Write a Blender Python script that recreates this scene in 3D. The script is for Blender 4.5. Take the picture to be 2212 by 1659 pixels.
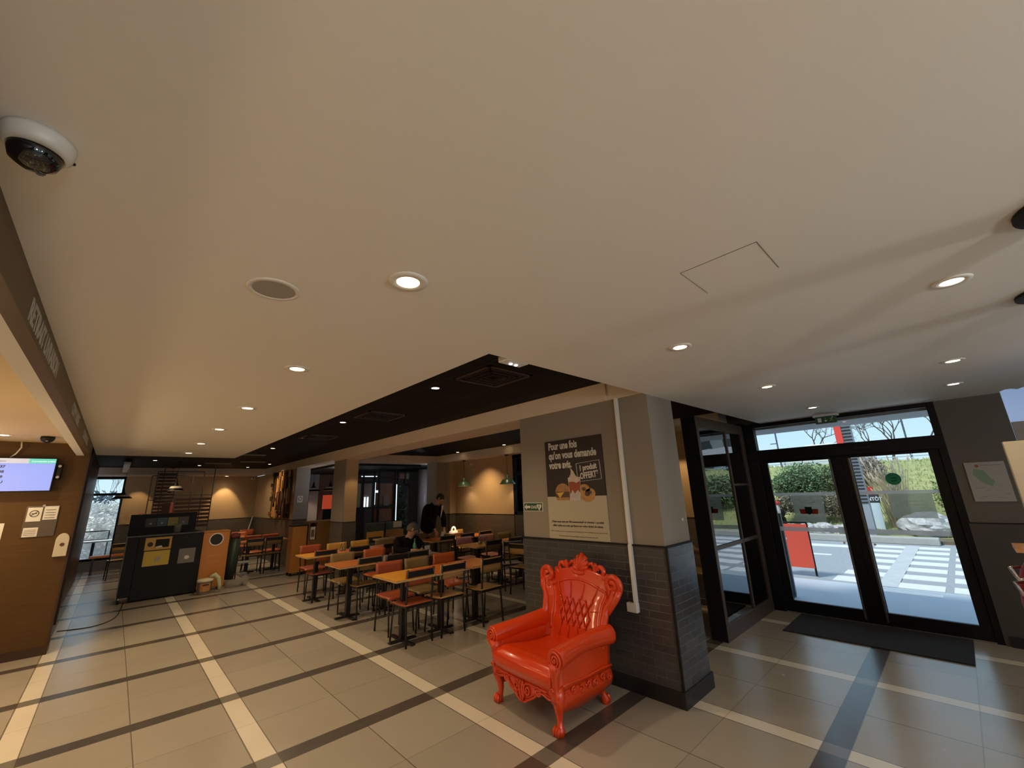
import bpy, math, random
from mathutils import Vector, Matrix
for _o in list(bpy.data.objects): bpy.data.objects.remove(_o)
S = bpy.context.scene
COL = S.collection
PI = math.pi
V = Vector

# ------------------------------------------------------------------ camera
cam = bpy.data.objects.new('camera', bpy.data.cameras.new('camera'))
COL.objects.link(cam)
RI = V((0.73071637, -0.68168247, -0.03691332))
DN = V((0.14880125, 0.21180932, -0.96591666))
FW = V((0.66626704, 0.70031837, 0.25620774))
_m = Matrix((RI, -DN, -FW)).transposed().to_4x4()
_m.translation = V((0, 0, 1.72))
cam.matrix_world = _m
cam.data.sensor_fit = 'HORIZONTAL'
cam.data.sensor_width = 36.0
cam.data.lens = 36.0 * 881.0 / 2212.0
cam.data.clip_start = 0.05
cam.data.clip_end = 500
S.camera = cam

# ------------------------------------------------------------------ view
S.view_settings.view_transform = 'Standard'
S.view_settings.look = 'None'
S.view_settings.gamma = 1.0
S.view_settings.use_curve_mapping = False
S.view_settings.exposure = 0.30
S.cycles.max_bounces = 10
S.cycles.diffuse_bounces = 5
S.cycles.glossy_bounces = 4
S.cycles.transparent_max_bounces = 12
S.cycles.sample_clamp_indirect = 4.0
S.cycles.caustics_reflective = False
S.cycles.caustics_refractive = False

# ------------------------------------------------------------------ world: pale bright sky
w = bpy.data.worlds.new('sky'); S.world = w; w.use_nodes = True
nt = w.node_tree; nt.nodes.clear()
tc = nt.nodes.new('ShaderNodeTexCoord'); sx = nt.nodes.new('ShaderNodeSeparateXYZ')
rp = nt.nodes.new('ShaderNodeValToRGB'); bg = nt.nodes.new('ShaderNodeBackground'); wo = nt.nodes.new('ShaderNodeOutputWorld')
mr = nt.nodes.new('ShaderNodeMapRange'); mr.inputs['From Min'].default_value = -1; mr.inputs['From Max'].default_value = 1
nt.links.new(tc.outputs['Generated'], sx.inputs[0]); nt.links.new(sx.outputs['Z'], mr.inputs['Value'])
nt.links.new(mr.outputs[0], rp.inputs[0]); nt.links.new(rp.outputs[0], bg.inputs[0]); nt.links.new(bg.outputs[0], wo.inputs[0])
e = rp.color_ramp.elements
e[0].position = 0.0; e[0].color = (.30, .32, .34, 1)
e[1].position = 0.49; e[1].color = (.42, .45, .48, 1)
for p_, c_ in ((0.5, (.62, .80, .90, 1)), (0.56, (.46, .70, .86, 1)), (0.7, (.36, .60, .84, 1)), (1.0, (.45, .60, .80, 1))):
    q_ = e.new(p_); q_.color = c_
bg.inputs[1].default_value = 1.06

# ------------------------------------------------------------------ sun (soft, high, behind the building)
sl = bpy.data.lights.new('sun', 'SUN'); sl.energy = 2.5; sl.angle = math.radians(12); sl.color = (1, .96, .88)
so = bpy.data.objects.new('sun', sl); COL.objects.link(so)
so.rotation_euler = V((.55, -.30, -.9)).to_track_quat('-Z', 'Y').to_euler()

def area(name, loc, d, sx_, sy_, power, color=(1, 1, 1), portal=False, spread=PI):
    l = bpy.data.lights.new(name, 'AREA'); l.shape = 'RECTANGLE'; l.size = sx_; l.size_y = sy_
    l.energy = power; l.color = color; l.spread = spread
    if portal: l.cycles.is_portal = True
    o = bpy.data.objects.new(name, l); COL.objects.link(o); o.location = loc
    o.rotation_euler = V(d).to_track_quat('-Z', 'Y').to_euler()
    return o
area('portal_door', (7.15, 1.05, 1.25), (-1, 0, 0), 2.2, 2.7, 1, portal=True)
area('portal_rear', (3.0, -4.15, 1.35), (0, 1, 0), 6.6, 2.3, 1, portal=True)
area('portal_front', (7.15, -2.6, 1.45), (-1, 0, 0), 3.0, 2.35, 1, portal=True)
area('portal_back', (-.3, 17.5, 1.4), (0, -1, 0), 1.0, 2.4, 1, portal=True)

# ------------------------------------------------------------------ materials
MATS = {}
def hexc(r, g, b):
    f = lambda v: ((v / 255 + .055) / 1.055) ** 2.4 if v > 10 else v / 255 / 12.92
    return (f(r), f(g), f(b))
class NT:
    """small helper around a node tree"""
    def __init__(s, name):
        s.m = bpy.data.materials.new(name); s.m.use_nodes = True
        s.t = s.m.node_tree; s.b = s.t.nodes['Principled BSDF']; s.out = s.t.nodes['Material Output']
    def n(s, typ, **kw):
        x = s.t.nodes.new(typ)
        for k, v in kw.items(): setattr(x, k, v)
        return x
    def l(s, a, b): s.t.links.new(a, b)
    def math(s, op, a, b=None, c=None):
        x = s.n('ShaderNodeMath', operation=op)
        for i, q in enumerate((a, b, c)):
            if q is None: continue
            if isinstance(q, (int, float)): x.inputs[i].default_value = q
            else: s.l(q, x.inputs[i])
        return x.outputs[0]
    def mix(s, f, a, b):
        x = s.n('ShaderNodeMix', data_type='RGBA')
        for i, q in ((0, f), (6, a), (7, b)):
            if isinstance(q, (int, float)): x.inputs[i].default_value = q
            elif isinstance(q, tuple): x.inputs[i].default_value = (*q[:3], 1)
            else: s.l(q, x.inputs[i])
        return x.outputs[2]
    def pos(s):
        g = s.n('ShaderNodeNewGeometry'); x = s.n('ShaderNodeSeparateXYZ'); s.l(g.outputs['Position'], x.inputs[0])
        return g.outputs['Position'], x.outputs
    def obj(s):
        g = s.n('ShaderNodeTexCoord'); return g.outputs['Object']
def mat(name, col, rough=.6, metal=0., emit=0., spec=.5, noise=0., nscale=8., bump=0., bscale=60., stretch=None, coat=0., alpha=1., trans=0.):
    if name in MATS: return MATS[name]
    h = NT(name); b = h.b
    b.inputs['Base Color'].default_value = (*col, 1); b.inputs['Roughness'].default_value = rough
    b.inputs['Metallic'].default_value = metal; b.inputs['Specular IOR Level'].default_value = spec
    b.inputs['Coat Weight'].default_value = coat
    if alpha < 1: b.inputs['Alpha'].default_value = alpha
    if trans: b.inputs['Transmission Weight'].default_value = trans
    if emit:
        b.inputs['Emission Color'].default_value = (*col, 1); b.inputs['Emission Strength'].default_value = emit
    if noise or bump:
        co = h.obj()
        if stretch:
            mp = h.n('ShaderNodeMapping'); mp.inputs['Scale'].default_value = stretch; h.l(co, mp.inputs[0]); co = mp.outputs[0]
    if noise:
        t = h.n('ShaderNodeTexNoise'); t.inputs['Scale'].default_value = nscale; t.inputs['Detail'].default_value = 5
        h.l(co, t.inputs['Vector'])
        c2 = tuple(min(1, c * (1 + noise)) for c in col); c1 = tuple(c * (1 - noise) for c in col)
        h.l(h.mix(t.outputs['Fac'], c1, c2), b.inputs['Base Color'])
    if bump:
        t2 = h.n('ShaderNodeTexNoise'); t2.inputs['Scale'].default_value = bscale; t2.inputs['Detail'].default_value = 4
        h.l(co, t2.inputs['Vector'])
        bp = h.n('ShaderNodeBump'); bp.inputs['Strength'].default_value = bump; bp.inputs['Distance'].default_value = .01
        h.l(t2.outputs['Fac'], bp.inputs['Height']); h.l(bp.outputs[0], b.inputs['Normal'])
    MATS[name] = h.m
    return h.m
def glassmat(name, tint=(1, 1, 1), ior=1.5, rough=0.0, extra=0.0, wav=0.0):
    h = NT(name); h.t.nodes.remove(h.b)
    tr = h.n('ShaderNodeBsdfTransparent'); tr.inputs[0].default_value = (*tint, 1)
    gl = h.n('ShaderNodeBsdfGlossy'); gl.inputs['Roughness'].default_value = rough
    fr = h.n('ShaderNodeFresnel'); fr.inputs[0].default_value = ior
    f = h.math('ADD', fr.outputs[0], extra); f = h.math('MINIMUM', f, 1.0)
    mx = h.n('ShaderNodeMixShader'); h.l(f, mx.inputs[0]); h.l(tr.outputs[0], mx.inputs[1]); h.l(gl.outputs[0], mx.inputs[2])
    if wav:
        p, xs = h.pos()
        t = h.n('ShaderNodeTexNoise'); t.inputs['Scale'].default_value = 3.0; t.inputs['Detail'].default_value = 1.5
        h.l(p, t.inputs['Vector']); bp = h.n('ShaderNodeBump'); bp.inputs['Strength'].default_value = wav; bp.inputs['Distance'].default_value = .02
        h.l(t.outputs['Fac'], bp.inputs['Height']); h.l(bp.outputs[0], gl.inputs['Normal'])
    h.l(mx.outputs[0], h.out.inputs[0])
    MATS[name] = h.m
    return h.m
def filmmat(name, col, a, rough=.6):
    """printed or frosted film stuck on glass: lets part of the light through"""
    h = NT(name); h.t.nodes.remove(h.b)
    tr = h.n('ShaderNodeBsdfTransparent'); df = h.n('ShaderNodeBsdfTranslucent'); d2 = h.n('ShaderNodeBsdfDiffuse')
    df.inputs[0].default_value = (*col, 1); d2.inputs[0].default_value = (*col, 1)
    m1 = h.n('ShaderNodeMixShader'); m1.inputs[0].default_value = .5; h.l(df.outputs[0], m1.inputs[1]); h.l(d2.outputs[0], m1.inputs[2])
    m2 = h.n('ShaderNodeMixShader'); m2.inputs[0].default_value = a; h.l(tr.outputs[0], m2.inputs[1]); h.l(m1.outputs[0], m2.inputs[2])
    h.l(m2.outputs[0], h.out.inputs[0]); MATS[name] = h.m
    return h.m

# ------------------------------------------------------------------ mesh builder
class MB:
    def __init__(s): s.v = []; s.f = []; s.mi = []; s.cur = 0
    def add(s, vs, fs):
        o = len(s.v); s.v += [tuple(x) for x in vs]; s.f += [tuple(i + o for i in f) for f in fs]; s.mi += [s.cur] * len(fs); return s
    def box(s, x0, x1, y0, y1, z0, z1, M=None):
        vs = [V((x, y, z)) for z in (z0, z1) for y in (y0, y1) for x in (x0, x1)]
        if M: vs = [M @ p for p in vs]
        return s.add(vs, [(0, 2, 3, 1), (4, 5, 7, 6), (0, 1, 5, 4), (2, 6, 7, 3), (0, 4, 6, 2), (1, 3, 7, 5)])
    def bar(s, a, b, wx, wy, up=V((0, 0, 1))):
        a = V(a); b = V(b); d = (b - a); L = d.length; d.normalize()
        if abs(d.dot(up)) > .95: up = V((0, 1, 0))
        r = d.cross(up).normalized(); u = r.cross(d)
        vs = [p + r * i * wx / 2 + u * j * wy / 2 for p in (a, b) for i, j in ((-1, -1), (1, -1), (1, 1), (-1, 1))]
        return s.add(vs, [(3, 2, 1, 0), (4, 5, 6, 7), (0, 1, 5, 4), (1, 2, 6, 5), (2, 3, 7, 6), (3, 0, 4, 7)])
    def tube(s, pts, r, n=8, cap=True, flat=1.0):
        pts = [V(p) for p in pts]; N = len(pts)
        rs = r if isinstance(r, (list, tuple)) else [r] * N
        rings = []; pu = None
        for i, p in enumerate(pts):
            d = (pts[min(i + 1, N - 1)] - pts[max(i - 1, 0)])
            if d.length < 1e-9: d = V((0, 0, 1))
            d.normalize()
            if pu is None:
                up = V((0, 0, 1)) if abs(d.z) < .9 else V((1, 0, 0))
                u = (up - d * up.dot(d)).normalized()
            else:
                u = (pu - d * pu.dot(d))
                u = u.normalized() if u.length > 1e-6 else pu
            pu = u; w_ = d.cross(u)
            rings.append([p + (u * math.cos(2 * PI * k / n) * flat + w_ * math.sin(2 * PI * k / n)) * rs[i] for k in range(n)])
        vs = [q for rg in rings for q in rg]; fs = []
        for i in range(N - 1):
            for k in range(n):
                a = i * n + k; b = i * n + (k + 1) % n
                fs.append((a, b, b + n, a + n))
        if cap: fs += [tuple(range(n))[::-1], tuple(range((N - 1) * n, N * n))]
        return s.add(vs, fs)
    def lathe(s, prof, c=(0, 0, 0), n=24, axis='z', M=None, cap=True):
        if not cap: prof = list(prof)
        vs = []; fs = []; c = V(c); N = len(prof)
        for r, z in prof:
            for k in range(n):
                a = 2 * PI * k / n; x, y = r * math.cos(a), r * math.sin(a)
                p = V((x, y, z)) if axis == 'z' else (V((z, x, y)) if axis == 'x' else V((y, z, x)))
                vs.append((M @ p if M else p) + c)
        for i in range(N - 1):
            for k in range(n):
                a = i * n + k; b = i * n + (k + 1) % n
                fs.append((a, b, b + n, a + n))
        if cap and prof[0][0] > 1e-6: fs.append(tuple(range(n))[::-1])
        if cap and prof[-1][0] > 1e-6: fs.append(tuple(range((N - 1) * n, N * n)))
        return s.add(vs, fs)
    def ring(s, prof, c=(0, 0, 0), n=32, axis='z'): return s.lathe(list(prof) + [prof[0]], c, n, axis, None, False)
    def prism(s, poly, o, ax, ay, t):
        """flat outline poly (2d) placed at o along axes ax, ay, thickness t along ax x ay"""
        o = V(o); ax = V(ax); ay = V(ay); nn = ax.cross(ay).normalized() * t
        n = len(poly); vs = [o + ax * x + ay * y for x, y in poly] + [o + ax * x + ay * y + nn for x, y in poly]
        fs = [tuple(range(n))[::-1], tuple(range(n, 2 * n))] + [(i, (i + 1) % n, (i + 1) % n + n, i + n) for i in range(n)]
        return s.add(vs, fs)
    def grid(s, fn, nu, nv):
        vs = [fn(i / nu, j / nv) for j in range(nv + 1) for i in range(nu + 1)]
        return s.add(vs, [(j * (nu + 1) + i, j * (nu + 1) + i + 1, (j + 1) * (nu + 1) + i + 1, (j + 1) * (nu + 1) + i) for j in range(nv) for i in range(nu)])
    def blob(s, c, r, n=12, m=8, jit=0, seed=0, M=None):
        rnd = random.Random(seed); c = V(c); vs = []
        for j in range(m + 1):
            for k in range(n):
                th = PI * j / m; a = 2 * PI * k / n
                q = 1 + (rnd.uniform(-jit, jit) if 0 < j < m else 0)
                p = V((r[0] * math.sin(th) * math.cos(a) * q, r[1] * math.sin(th) * math.sin(a) * q, r[2] * math.cos(th) * q))
                vs.append((M @ p if M else p) + c)
        fs = [(j * n + k, (j + 1) * n + k, (j + 1) * n + (k + 1) % n, j * n + (k + 1) % n) for j in range(m) for k in range(n)]
        return s.add(vs, fs)
    def build(s, name, m, parent=None, smooth=False, bevel=0, seg=2, sub=0, solid=0):
        me = bpy.data.meshes.new(name); me.from_pydata(s.v, [], s.f)
        for x in (m if isinstance(m, (list, tuple)) else [m]): me.materials.append(x)
        if isinstance(m, (list, tuple)): me.polygons.foreach_set('material_index', s.mi)
        me.validate(); me.update()
        if smooth: me.polygons.foreach_set('use_smooth', [True] * len(me.polygons))
        o = bpy.data.objects.new(name, me); COL.objects.link(o)
        if parent is not None: o.parent = parent
        if solid:
            q = o.modifiers.new('solid', 'SOLIDIFY'); q.thickness = solid; q.offset = 0
        if bevel:
            q = o.modifiers.new('bevel', 'BEVEL'); q.width = bevel; q.segments = seg; q.limit_method = 'ANGLE'; q.angle_limit = .6
        if sub:
            q = o.modifiers.new('sub', 'SUBSURF'); q.levels = sub; q.render_levels = sub
        return o
def tag(o, label=None, cat=None, group=None, kind=None):
    if label: o['label'] = label
    if cat: o['category'] = cat
    if group: o['group'] = group
    if kind: o['kind'] = kind
    return o
def thing(name, label, cat, loc=(0, 0, 0), rz=0, group=None):
    o = bpy.data.objects.new(name, None); COL.objects.link(o); o.location = loc; o.rotation_euler = (0, 0, rz)
    o.empty_display_size = .1
    return tag(o, label, cat, group)
def struct(o, label=None): return tag(o, label, None, None, 'structure')
def kids(o): return [c for c in bpy.data.objects if c.parent is o]
def dup(root, loc=None, rz=None, label=None, group=None):
    r = root.copy(); COL.objects.link(r)
    if loc is not None: r.location = loc
    if rz is not None: r.rotation_euler = (0, 0, rz)
    if label: r['label'] = label
    if group: r['group'] = group
    for ch in kids(root):
        c = ch.copy(); COL.objects.link(c); c.parent = r
        for g in kids(ch):
            d = g.copy(); COL.objects.link(d); d.parent = c
    return r
def bx(name, m, x0, x1, y0, y1, z0, z1, parent=None, bevel=0): return MB().box(x0, x1, y0, y1, z0, z1).build(name, m, parent, bevel=bevel)
def text(name, body, size, m, o, ax, ay, parent=None, ext=.0008, bold=0, align='LEFT', sxy=1.0, space=1.0):
    """lettering as a mesh; baseline origin o, reading along ax, up along ay"""
    cu = bpy.data.curves.new(name, 'FONT'); cu.body = body; cu.size = size; cu.extrude = ext; cu.offset = bold; cu.align_x = align; cu.space_line = space
    cu.resolution_u = 3
    t = bpy.data.objects.new(name, cu); COL.objects.link(t)
    bpy.context.view_layer.update()
    me = bpy.data.meshes.new_from_object(t.evaluated_get(bpy.context.evaluated_depsgraph_get()))
    bpy.data.objects.remove(t)
    ax = V(ax).normalized(); ay = V(ay).normalized(); az = ax.cross(ay)
    M = Matrix((ax * sxy, ay, az)).transposed().to_4x4(); M.translation = V(o)
    me.transform(M); me.materials.clear(); me.materials.append(m)
    ob = bpy.data.objects.new(name, me); COL.objects.link(ob)
    if parent is not None: ob.parent = parent
    return ob
XP, YP, ZP = V((1, 0, 0)), V((0, 1, 0)), V((0, 0, 1))
def anchor(root, loc):
    """put the thing's origin at its base without moving what is built"""
    root.location = loc
    for c in kids(root): c.matrix_parent_inverse = Matrix.Translation(-V(loc))
    return root

# ------------------------------------------------------------------ surface materials
def floor_mat():
    h = NT('floor_tiles'); P, X = h.pos(); b = h.b
    def band(axis, o, per, wd):
        f = h.math('MODULO', h.math('ADD', h.math('SUBTRACT', X[axis], o), per * 40), per)
        inb = h.math('LESS_THAN', f, wd)
        g = .0035
        def line(at):
            return h.math('LESS_THAN', h.math('ABSOLUTE', h.math('SUBTRACT', f, at)), g)
        ln = h.math('MAXIMUM', h.math('MAXIMUM', line(0.001), line(wd)), h.math('MAXIMUM', line(wd + (per - wd) / 2), line(per - .001)))
        cell = h.math('ADD', h.math('FLOOR', h.math('DIVIDE', h.math('SUBTRACT', X[axis], o), per)), h.math('MULTIPLY', h.math('GREATER_THAN', f, wd + (per - wd) / 2), .5))
        return inb, ln, cell
    wi, wl, wc = band(0, .9527, 1.3388, .1431)
    di, dl, dc = band(1, 4.897, 1.3437, .152)
    n = h.n('ShaderNodeTexNoise'); n.inputs['Scale'].default_value = 3; n.inputs['Detail'].default_value = 6; h.l(P, n.inputs['Vector'])
    wn = h.n('ShaderNodeTexWhiteNoise', noise_dimensions='2D'); cb = h.n('ShaderNodeCombineXYZ'); h.l(wc, cb.inputs[0]); h.l(dc, cb.inputs[1]); h.l(cb.outputs[0], wn.inputs['Vector'])
    tone = h.math('MULTIPLY_ADD', wn.outputs['Value'], .5, h.math('MULTIPLY', n.outputs['Fac'], .5))
    base = h.mix(tone, (.31, .275, .225), (.38, .345, .285))
    wht = h.mix(n.outputs['Fac'], (.62, .56, .45), (.74, .68, .56))
    drk = h.mix(n.outputs['Fac'], (.062, .052, .045), (.095, .082, .07))
    c = h.mix(wi, base, wht)
    dk = h.mix(wi, drk, (.17, .155, .125))
    c = h.mix(di, c, dk)
    gr = h.math('MAXIMUM', wl, h.math('MULTIPLY', dl, .45))
    c = h.mix(h.math('MULTIPLY', gr, .8), c, (.07, .055, .04))
    h.l(c, b.inputs['Base Color'])
    r = h.math('MULTIPLY_ADD', n.outputs['Fac'], .10, .20); h.l(r, b.inputs['Roughness'])
    b.inputs['Specular IOR Level'].default_value = .95
    bp = h.n('ShaderNodeBump'); bp.inputs['Strength'].default_value = .25; bp.inputs['Distance'].default_value = .002; bp.invert = True
    h.l(gr, bp.inputs['Height']); h.l(bp.outputs[0], b.inputs['Normal'])
    return h.m
def brick_mat(name, horiz, c1, c2, mo, rough=.3, bw=.2, rh=.062, bump=.5):
    h = NT(name); P, X = h.pos(); cb = h.n('ShaderNodeCombineXYZ'); h.l(X[horiz], cb.inputs[0]); h.l(X[2], cb.inputs[1])
    t = h.n('ShaderNodeTexBrick'); h.l(cb.outputs[0], t.inputs['Vector']); t.inputs['Scale'].default_value = 1
    t.inputs['Brick Width'].default_value = bw; t.inputs['Row Height'].default_value = rh; t.inputs['Mortar Size'].default_value = .0035; t.inputs['Mortar Smooth'].default_value = .3
    t.inputs['Color1'].default_value = (*c1, 1); t.inputs['Color2'].default_value = (*c2, 1); t.inputs['Mortar'].default_value = (*mo, 1)
    h.l(t.outputs['Color'], h.b.inputs['Base Color']); h.b.inputs['Roughness'].default_value = rough
    n = h.n('ShaderNodeTexNoise'); n.inputs['Scale'].default_value = 30; h.l(P, n.inputs['Vector'])
    hh = h.math('MULTIPLY_ADD', t.outputs['Fac'], -1.0, h.math('MULTIPLY', n.outputs['Fac'], .35))
    bp = h.n('ShaderNodeBump'); bp.inputs['Strength'].default_value = bump; bp.inputs['Distance'].default_value = .004
    h.l(hh, bp.inputs['Height']); h.l(bp.outputs[0], h.b.inputs['Normal']); MATS[name] = h.m
    return h.m
def gridceil_mat():
    h = NT('black_ceiling_tiles'); h.b.inputs['Specular IOR Level'].default_value = .15; P, X = h.pos()
    def ln(a, o):
        f = h.math('MODULO', h.math('ADD', h.math('SUBTRACT', X[a], o), 60.0), .6)
        return h.math('LESS_THAN', h.math('ABSOLUTE', h.math('SUBTRACT', f, .3)), .012)
    g = h.math('MAXIMUM', ln(0, 2.17 - .3), ln(1, 2.56 - .3))
    n = h.n('ShaderNodeTexNoise'); n.inputs['Scale'].default_value = 60; h.l(P, n.inputs['Vector'])
    h.l(h.mix(g, h.mix(n.outputs['Fac'], (.0035, .003, .0028), (.006, .005, .0045)), (.022, .017, .014)), h.b.inputs['Base Color'])
    h.b.inputs['Roughness'].default_value = .7
    return h.m
M_floor = floor_mat()
M_ceil = mat('white_paint', (.80, .775, .725), .55, spec=.35, bump=.05, bscale=25)
M_blackceil = gridceil_mat()
M_beam = mat('beam_paint', (.70, .58, .46), .6, bump=.05)
M_taupe = mat('taupe_paint', (.25, .215, .18), .55, bump=.06)
M_tan = mat('tan_wallcover', (.43, .30, .165), .65, noise=.06, nscale=40, bump=.1, bscale=90)
M_darkwall = mat('dark_brown_paint', (.055, .045, .037), .6)
M_brickX = brick_mat('dark_brick_tiles_x', 1, (.042, .041, .045), (.058, .057, .062), (.085, .083, .088))
M_brickY = brick_mat('dark_brick_tiles_y', 0, (.042, .041, .045), (.058, .057, .062), (.085, .083, .088), .22)
M_wainX = brick_mat('brown_wainscot_x', 1, (.085, .068, .050), (.105, .085, .062), (.07, .055, .04), .4)
M_wainY = brick_mat('brown_wainscot_y', 0, (.085, .068, .050), (.105, .085, .062), (.07, .055, .04), .4)
M_black = mat('black_paint', (.008, .008, .009), .55, spec=.25)
M_blackmat = mat('black_matt', (.008, .008, .008), .7, spec=.15)
M_skirt = mat('black_skirting', (.010, .010, .011), .4)
M_alu = mat('black_aluminium', (.005, .005, .007), .4, spec=.2)
M_steel = mat('brushed_steel', (.35, .34, .33), .35, metal=1)
M_chrome = mat('chrome', (.7, .7, .7), .15, metal=1)
M_white = mat('white_plastic', (.72, .70, .66), .4)
M_paper = mat('white_paper', (.62, .60, .55), .7)
M_ink = mat('black_ink', (.015, .013, .012), .6)
M_glass = glassmat('clear_glass', (.97, .99, .98))
M_tintglass = glassmat('tinted_partition_glass', (.36, .33, .30), ior=1.9, extra=.22, wav=.04)
def wood(name, c, k=.3, rough=.4, st=(1, 1, 14)): return mat(name, c, rough, spec=.22, noise=k, nscale=3.5, stretch=st, bump=.05, bscale=12)
M_counterwood = wood('brown_counter_wood', (.075, .036, .007), .28, .5, (1.2, 1.2, 16))
M_header = wood('brown_header_wood', (.11, .070, .032), .15, .45, (1, .6, 10))
M_darkwood = wood('dark_brown_wood', (.045, .024, .014), .3)
M_frost = filmmat('frosted_band', (.85, .90, .95), .62)

# ------------------------------------------------------------------ floor and ceilings
struct(bx('floor', M_floor, -4.6, 6.93, -4.2, 17.3, -.12, 0), 'grey tiled floor crossed by cream and dark stripes')
struct(bx('ceiling', M_ceil, -.36, 1.60, 1.885, 9.80, 2.58, 2.66), 'long part of the smooth white ceiling')
struct(bx('ceiling', M_ceil, -.36, 6.93, -4.2, 1.885, 2.58, 2.66), 'white ceiling over the entrance')
struct(bx('ceiling', M_blackceil, -.9, 7.1, 1.6, 17.5, 2.80, 2.86), 'black tiled ceiling over the dining area')
struct(bx('ceiling', M_black, 7.1, 10.5, 9.9, 17.5, 2.80, 2.86), 'black play room ceiling')
struct(bx('ceiling', mat('cream_ceiling_paint', (.60, .47, .27), .55), -4.6, -.488, -4.2, 8.15, 2.58, 2.66), 'cream ceiling over the pick-up counter')
struct(bx('trim_1', M_ceil, -.488, -.413, -4.2, 8.15, 2.422, 2.60), 'cream boxed edge behind the wooden header')
hd = struct(bx('trim_2', M_header, -.413, -.36, -4.2, 8.15, 2.422, 2.579), 'brown wooden header over the counter opening')
struct(bx('wall_beam', M_beam, 3.56, 4.10, 1.885, 16.2, 2.60, 2.84), 'pale boxed beam running from the big pillar to the far wall')
# soffits round the two black ceilings
struct(bx('wall_soffit', M_beam, -.75, 3.56, 16.1, 17.2, 2.60, 2.799), 'pale soffit along the far wall')
struct(bx('wall_soffit', M_beam, 6.60, 6.93, 2.35, 10.35, 2.60, 2.799), 'pale soffit above the right windows')
struct(bx('wall_soffit', M_beam, 4.10, 6.60, 10.2, 10.75, 2.60, 2.799), 'pale soffit before the play room')
# roof slab keeps daylight out of the ceiling void
struct(bx('ceiling', M_darkwall, -4.8, 7.12, -4.4, 17.7, 3.0, 3.1), 'roof slab')
struct(bx('ceiling', M_darkwall, 7.12, 10.7, 9.8, 17.7, 3.0, 3.1), 'roof slab over the play room')
struct(bx('ceiling', M_darkwall, 1.60, 6.93, -4.2, 1.60, 2.70, 2.80), 'void cover above the entrance ceiling')

# ------------------------------------------------------------------ walls
def split_wall(name, label, x0, x1, y0, y1, up, low, top=2.6, dado=1.2, faces=None):
    """upper painted part, brick-tile lower part, dark dado line and skirting"""
    o = struct(bx(name, up, x0, x1, y0, y1, dado, top), label)
    lo = MB().box(x0 - .012, x1 + .012, y0 - .012, y1 + .012, 0, dado)
    l = lo.build('dado', low, o)
    e = .018
    MB().box(x0 - e, x1 + e, y0 - e, y1 + e, dado, dado + .012).build('dado_rail', M_black, o)
    return o
# big pillar with the poster
o = struct(bx('wall_pillar', M_taupe, 3.56, 4.06, 1.885, 3.63, 1.2, 2.60), 'big taupe pillar with the poster, dark brick lower half')
MB().box(3.548, 4.072, 1.9, 3.64, .0, 1.2).build('dado', M_brickX, o)
MB().box(3.55, 4.07, 1.870, 1.899, .0, 1.2).build('dado', M_brickY, o)
MB().box(3.535, 4.085, 1.858, 3.65, 1.2, 1.215).build('dado_rail', M_black, o)
MB().box(3.535, 4.088, 1.855, 3.655, 0, .12).build('baseboard', M_skirt, o)
MB().box(3.538, 3.556, 1.860, 1.878, .12, 1.2).build('corner_strip', M_black, o)
# far pillars
M_taupe2 = M_taupe
split_wall('wall_pillar', 'middle taupe pillar beside the wooden station', 3.76, 4.05, 9.6, 10.3, M_tan, M_wainY)
struct(bx('wall_pillar', M_taupe, 3.745, 3.76, 9.585, 10.3, 1.215, 2.6), 'taupe left face of the middle pillar')
o = split_wall('wall_left', 'tan wall with the carved wood panel', 3.60, 3.94, 12.7, 17.2, M_tan, M_wainX)
struct(bx('wall_pillar', M_taupe, 3.585, 3.95, 12.66, 12.70, 1.215, 2.6), 'taupe end of the wall with the small notice')
# far wall with window opening x -.73.. .11, z .31..2.55
split_wall('wall_back', 'tan far wall behind the slatted screen', .13, 3.60, 17.2, 17.35, M_tan, M_wainY)
struct(bx('wall_back', M_wainY, -.78, .13, 17.2, 17.35, 0, .31), 'dark wall under the far window')
struct(bx('wall_back', M_darkwall, -.78, .13, 17.2, 17.35, 2.58, 2.9), 'wall over the far window')
struct(bx('wall_back', M_darkwall, -4.8, -.78, 17.2, 17.35, 0, 2.9), 'dark far wall left of the window')
# wooden counter wall, its long side, kitchen
cw = struct(bx('wall_counter', M_counterwood, -4.6, -.36, 8.15, 8.40, 0, 2.62), 'brown wooden wall with the order screen')
MB().box(-4.6, -.352, 8.138, 8.41, 0, .1).build('baseboard', M_darkwood, cw)
MB().box(-.368, -.35, 8.14, 8.17, .1, 2.42).build('corner_strip', M_darkwood, cw)
struct(bx('wall_left', M_darkwood, -.75, -.46, 8.40, 15.6, 0, 2.79), 'dark wooden wall running to the far window')
struct(bx('wall_left', M_darkwood, -.46, -.40, 8.9, 9.0, 0, 2.79), 'door jamb in the dark wooden wall')
struct(bx('wall_left', M_darkwood, -.46, -.40, 10.0, 10.1, 0, 2.79), 'second door jamb in the dark wooden wall')
struct(bx('wall_left', M_tan, -4.75, -4.6, -4.2, 8.2, 0, 2.9), 'kitchen wall')
# right side, dining zone
split_wall('wall_right', 'tan wall under the green pendants', 6.95, 7.10, 7.40, 9.90, M_tan, M_wainX)
split_wall('wall_right', 'tan return wall beside the play room', 6.76, 6.95, 9.78, 9.92, M_tan, M_wainY)
split_wall('wall_pillar', 'taupe corner pillar before the play room', 6.40, 6.76, 9.90, 10.4, M_taupe, M_wainY)
split_wall('wall_right', 'tan wall behind the glazed screen', 6.95, 7.10, 2.35, 4.9, M_tan, M_wainX)
struct(bx('wall_right', M_darkwall, 6.95, 7.10, 4.9, 7.40, 0, 1.2), 'wall under the dining window')
struct(bx('wall_right', M_darkwall, 6.95, 7.10, 4.9, 7.40, 2.55, 2.9), 'wall over the dining window')
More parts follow.
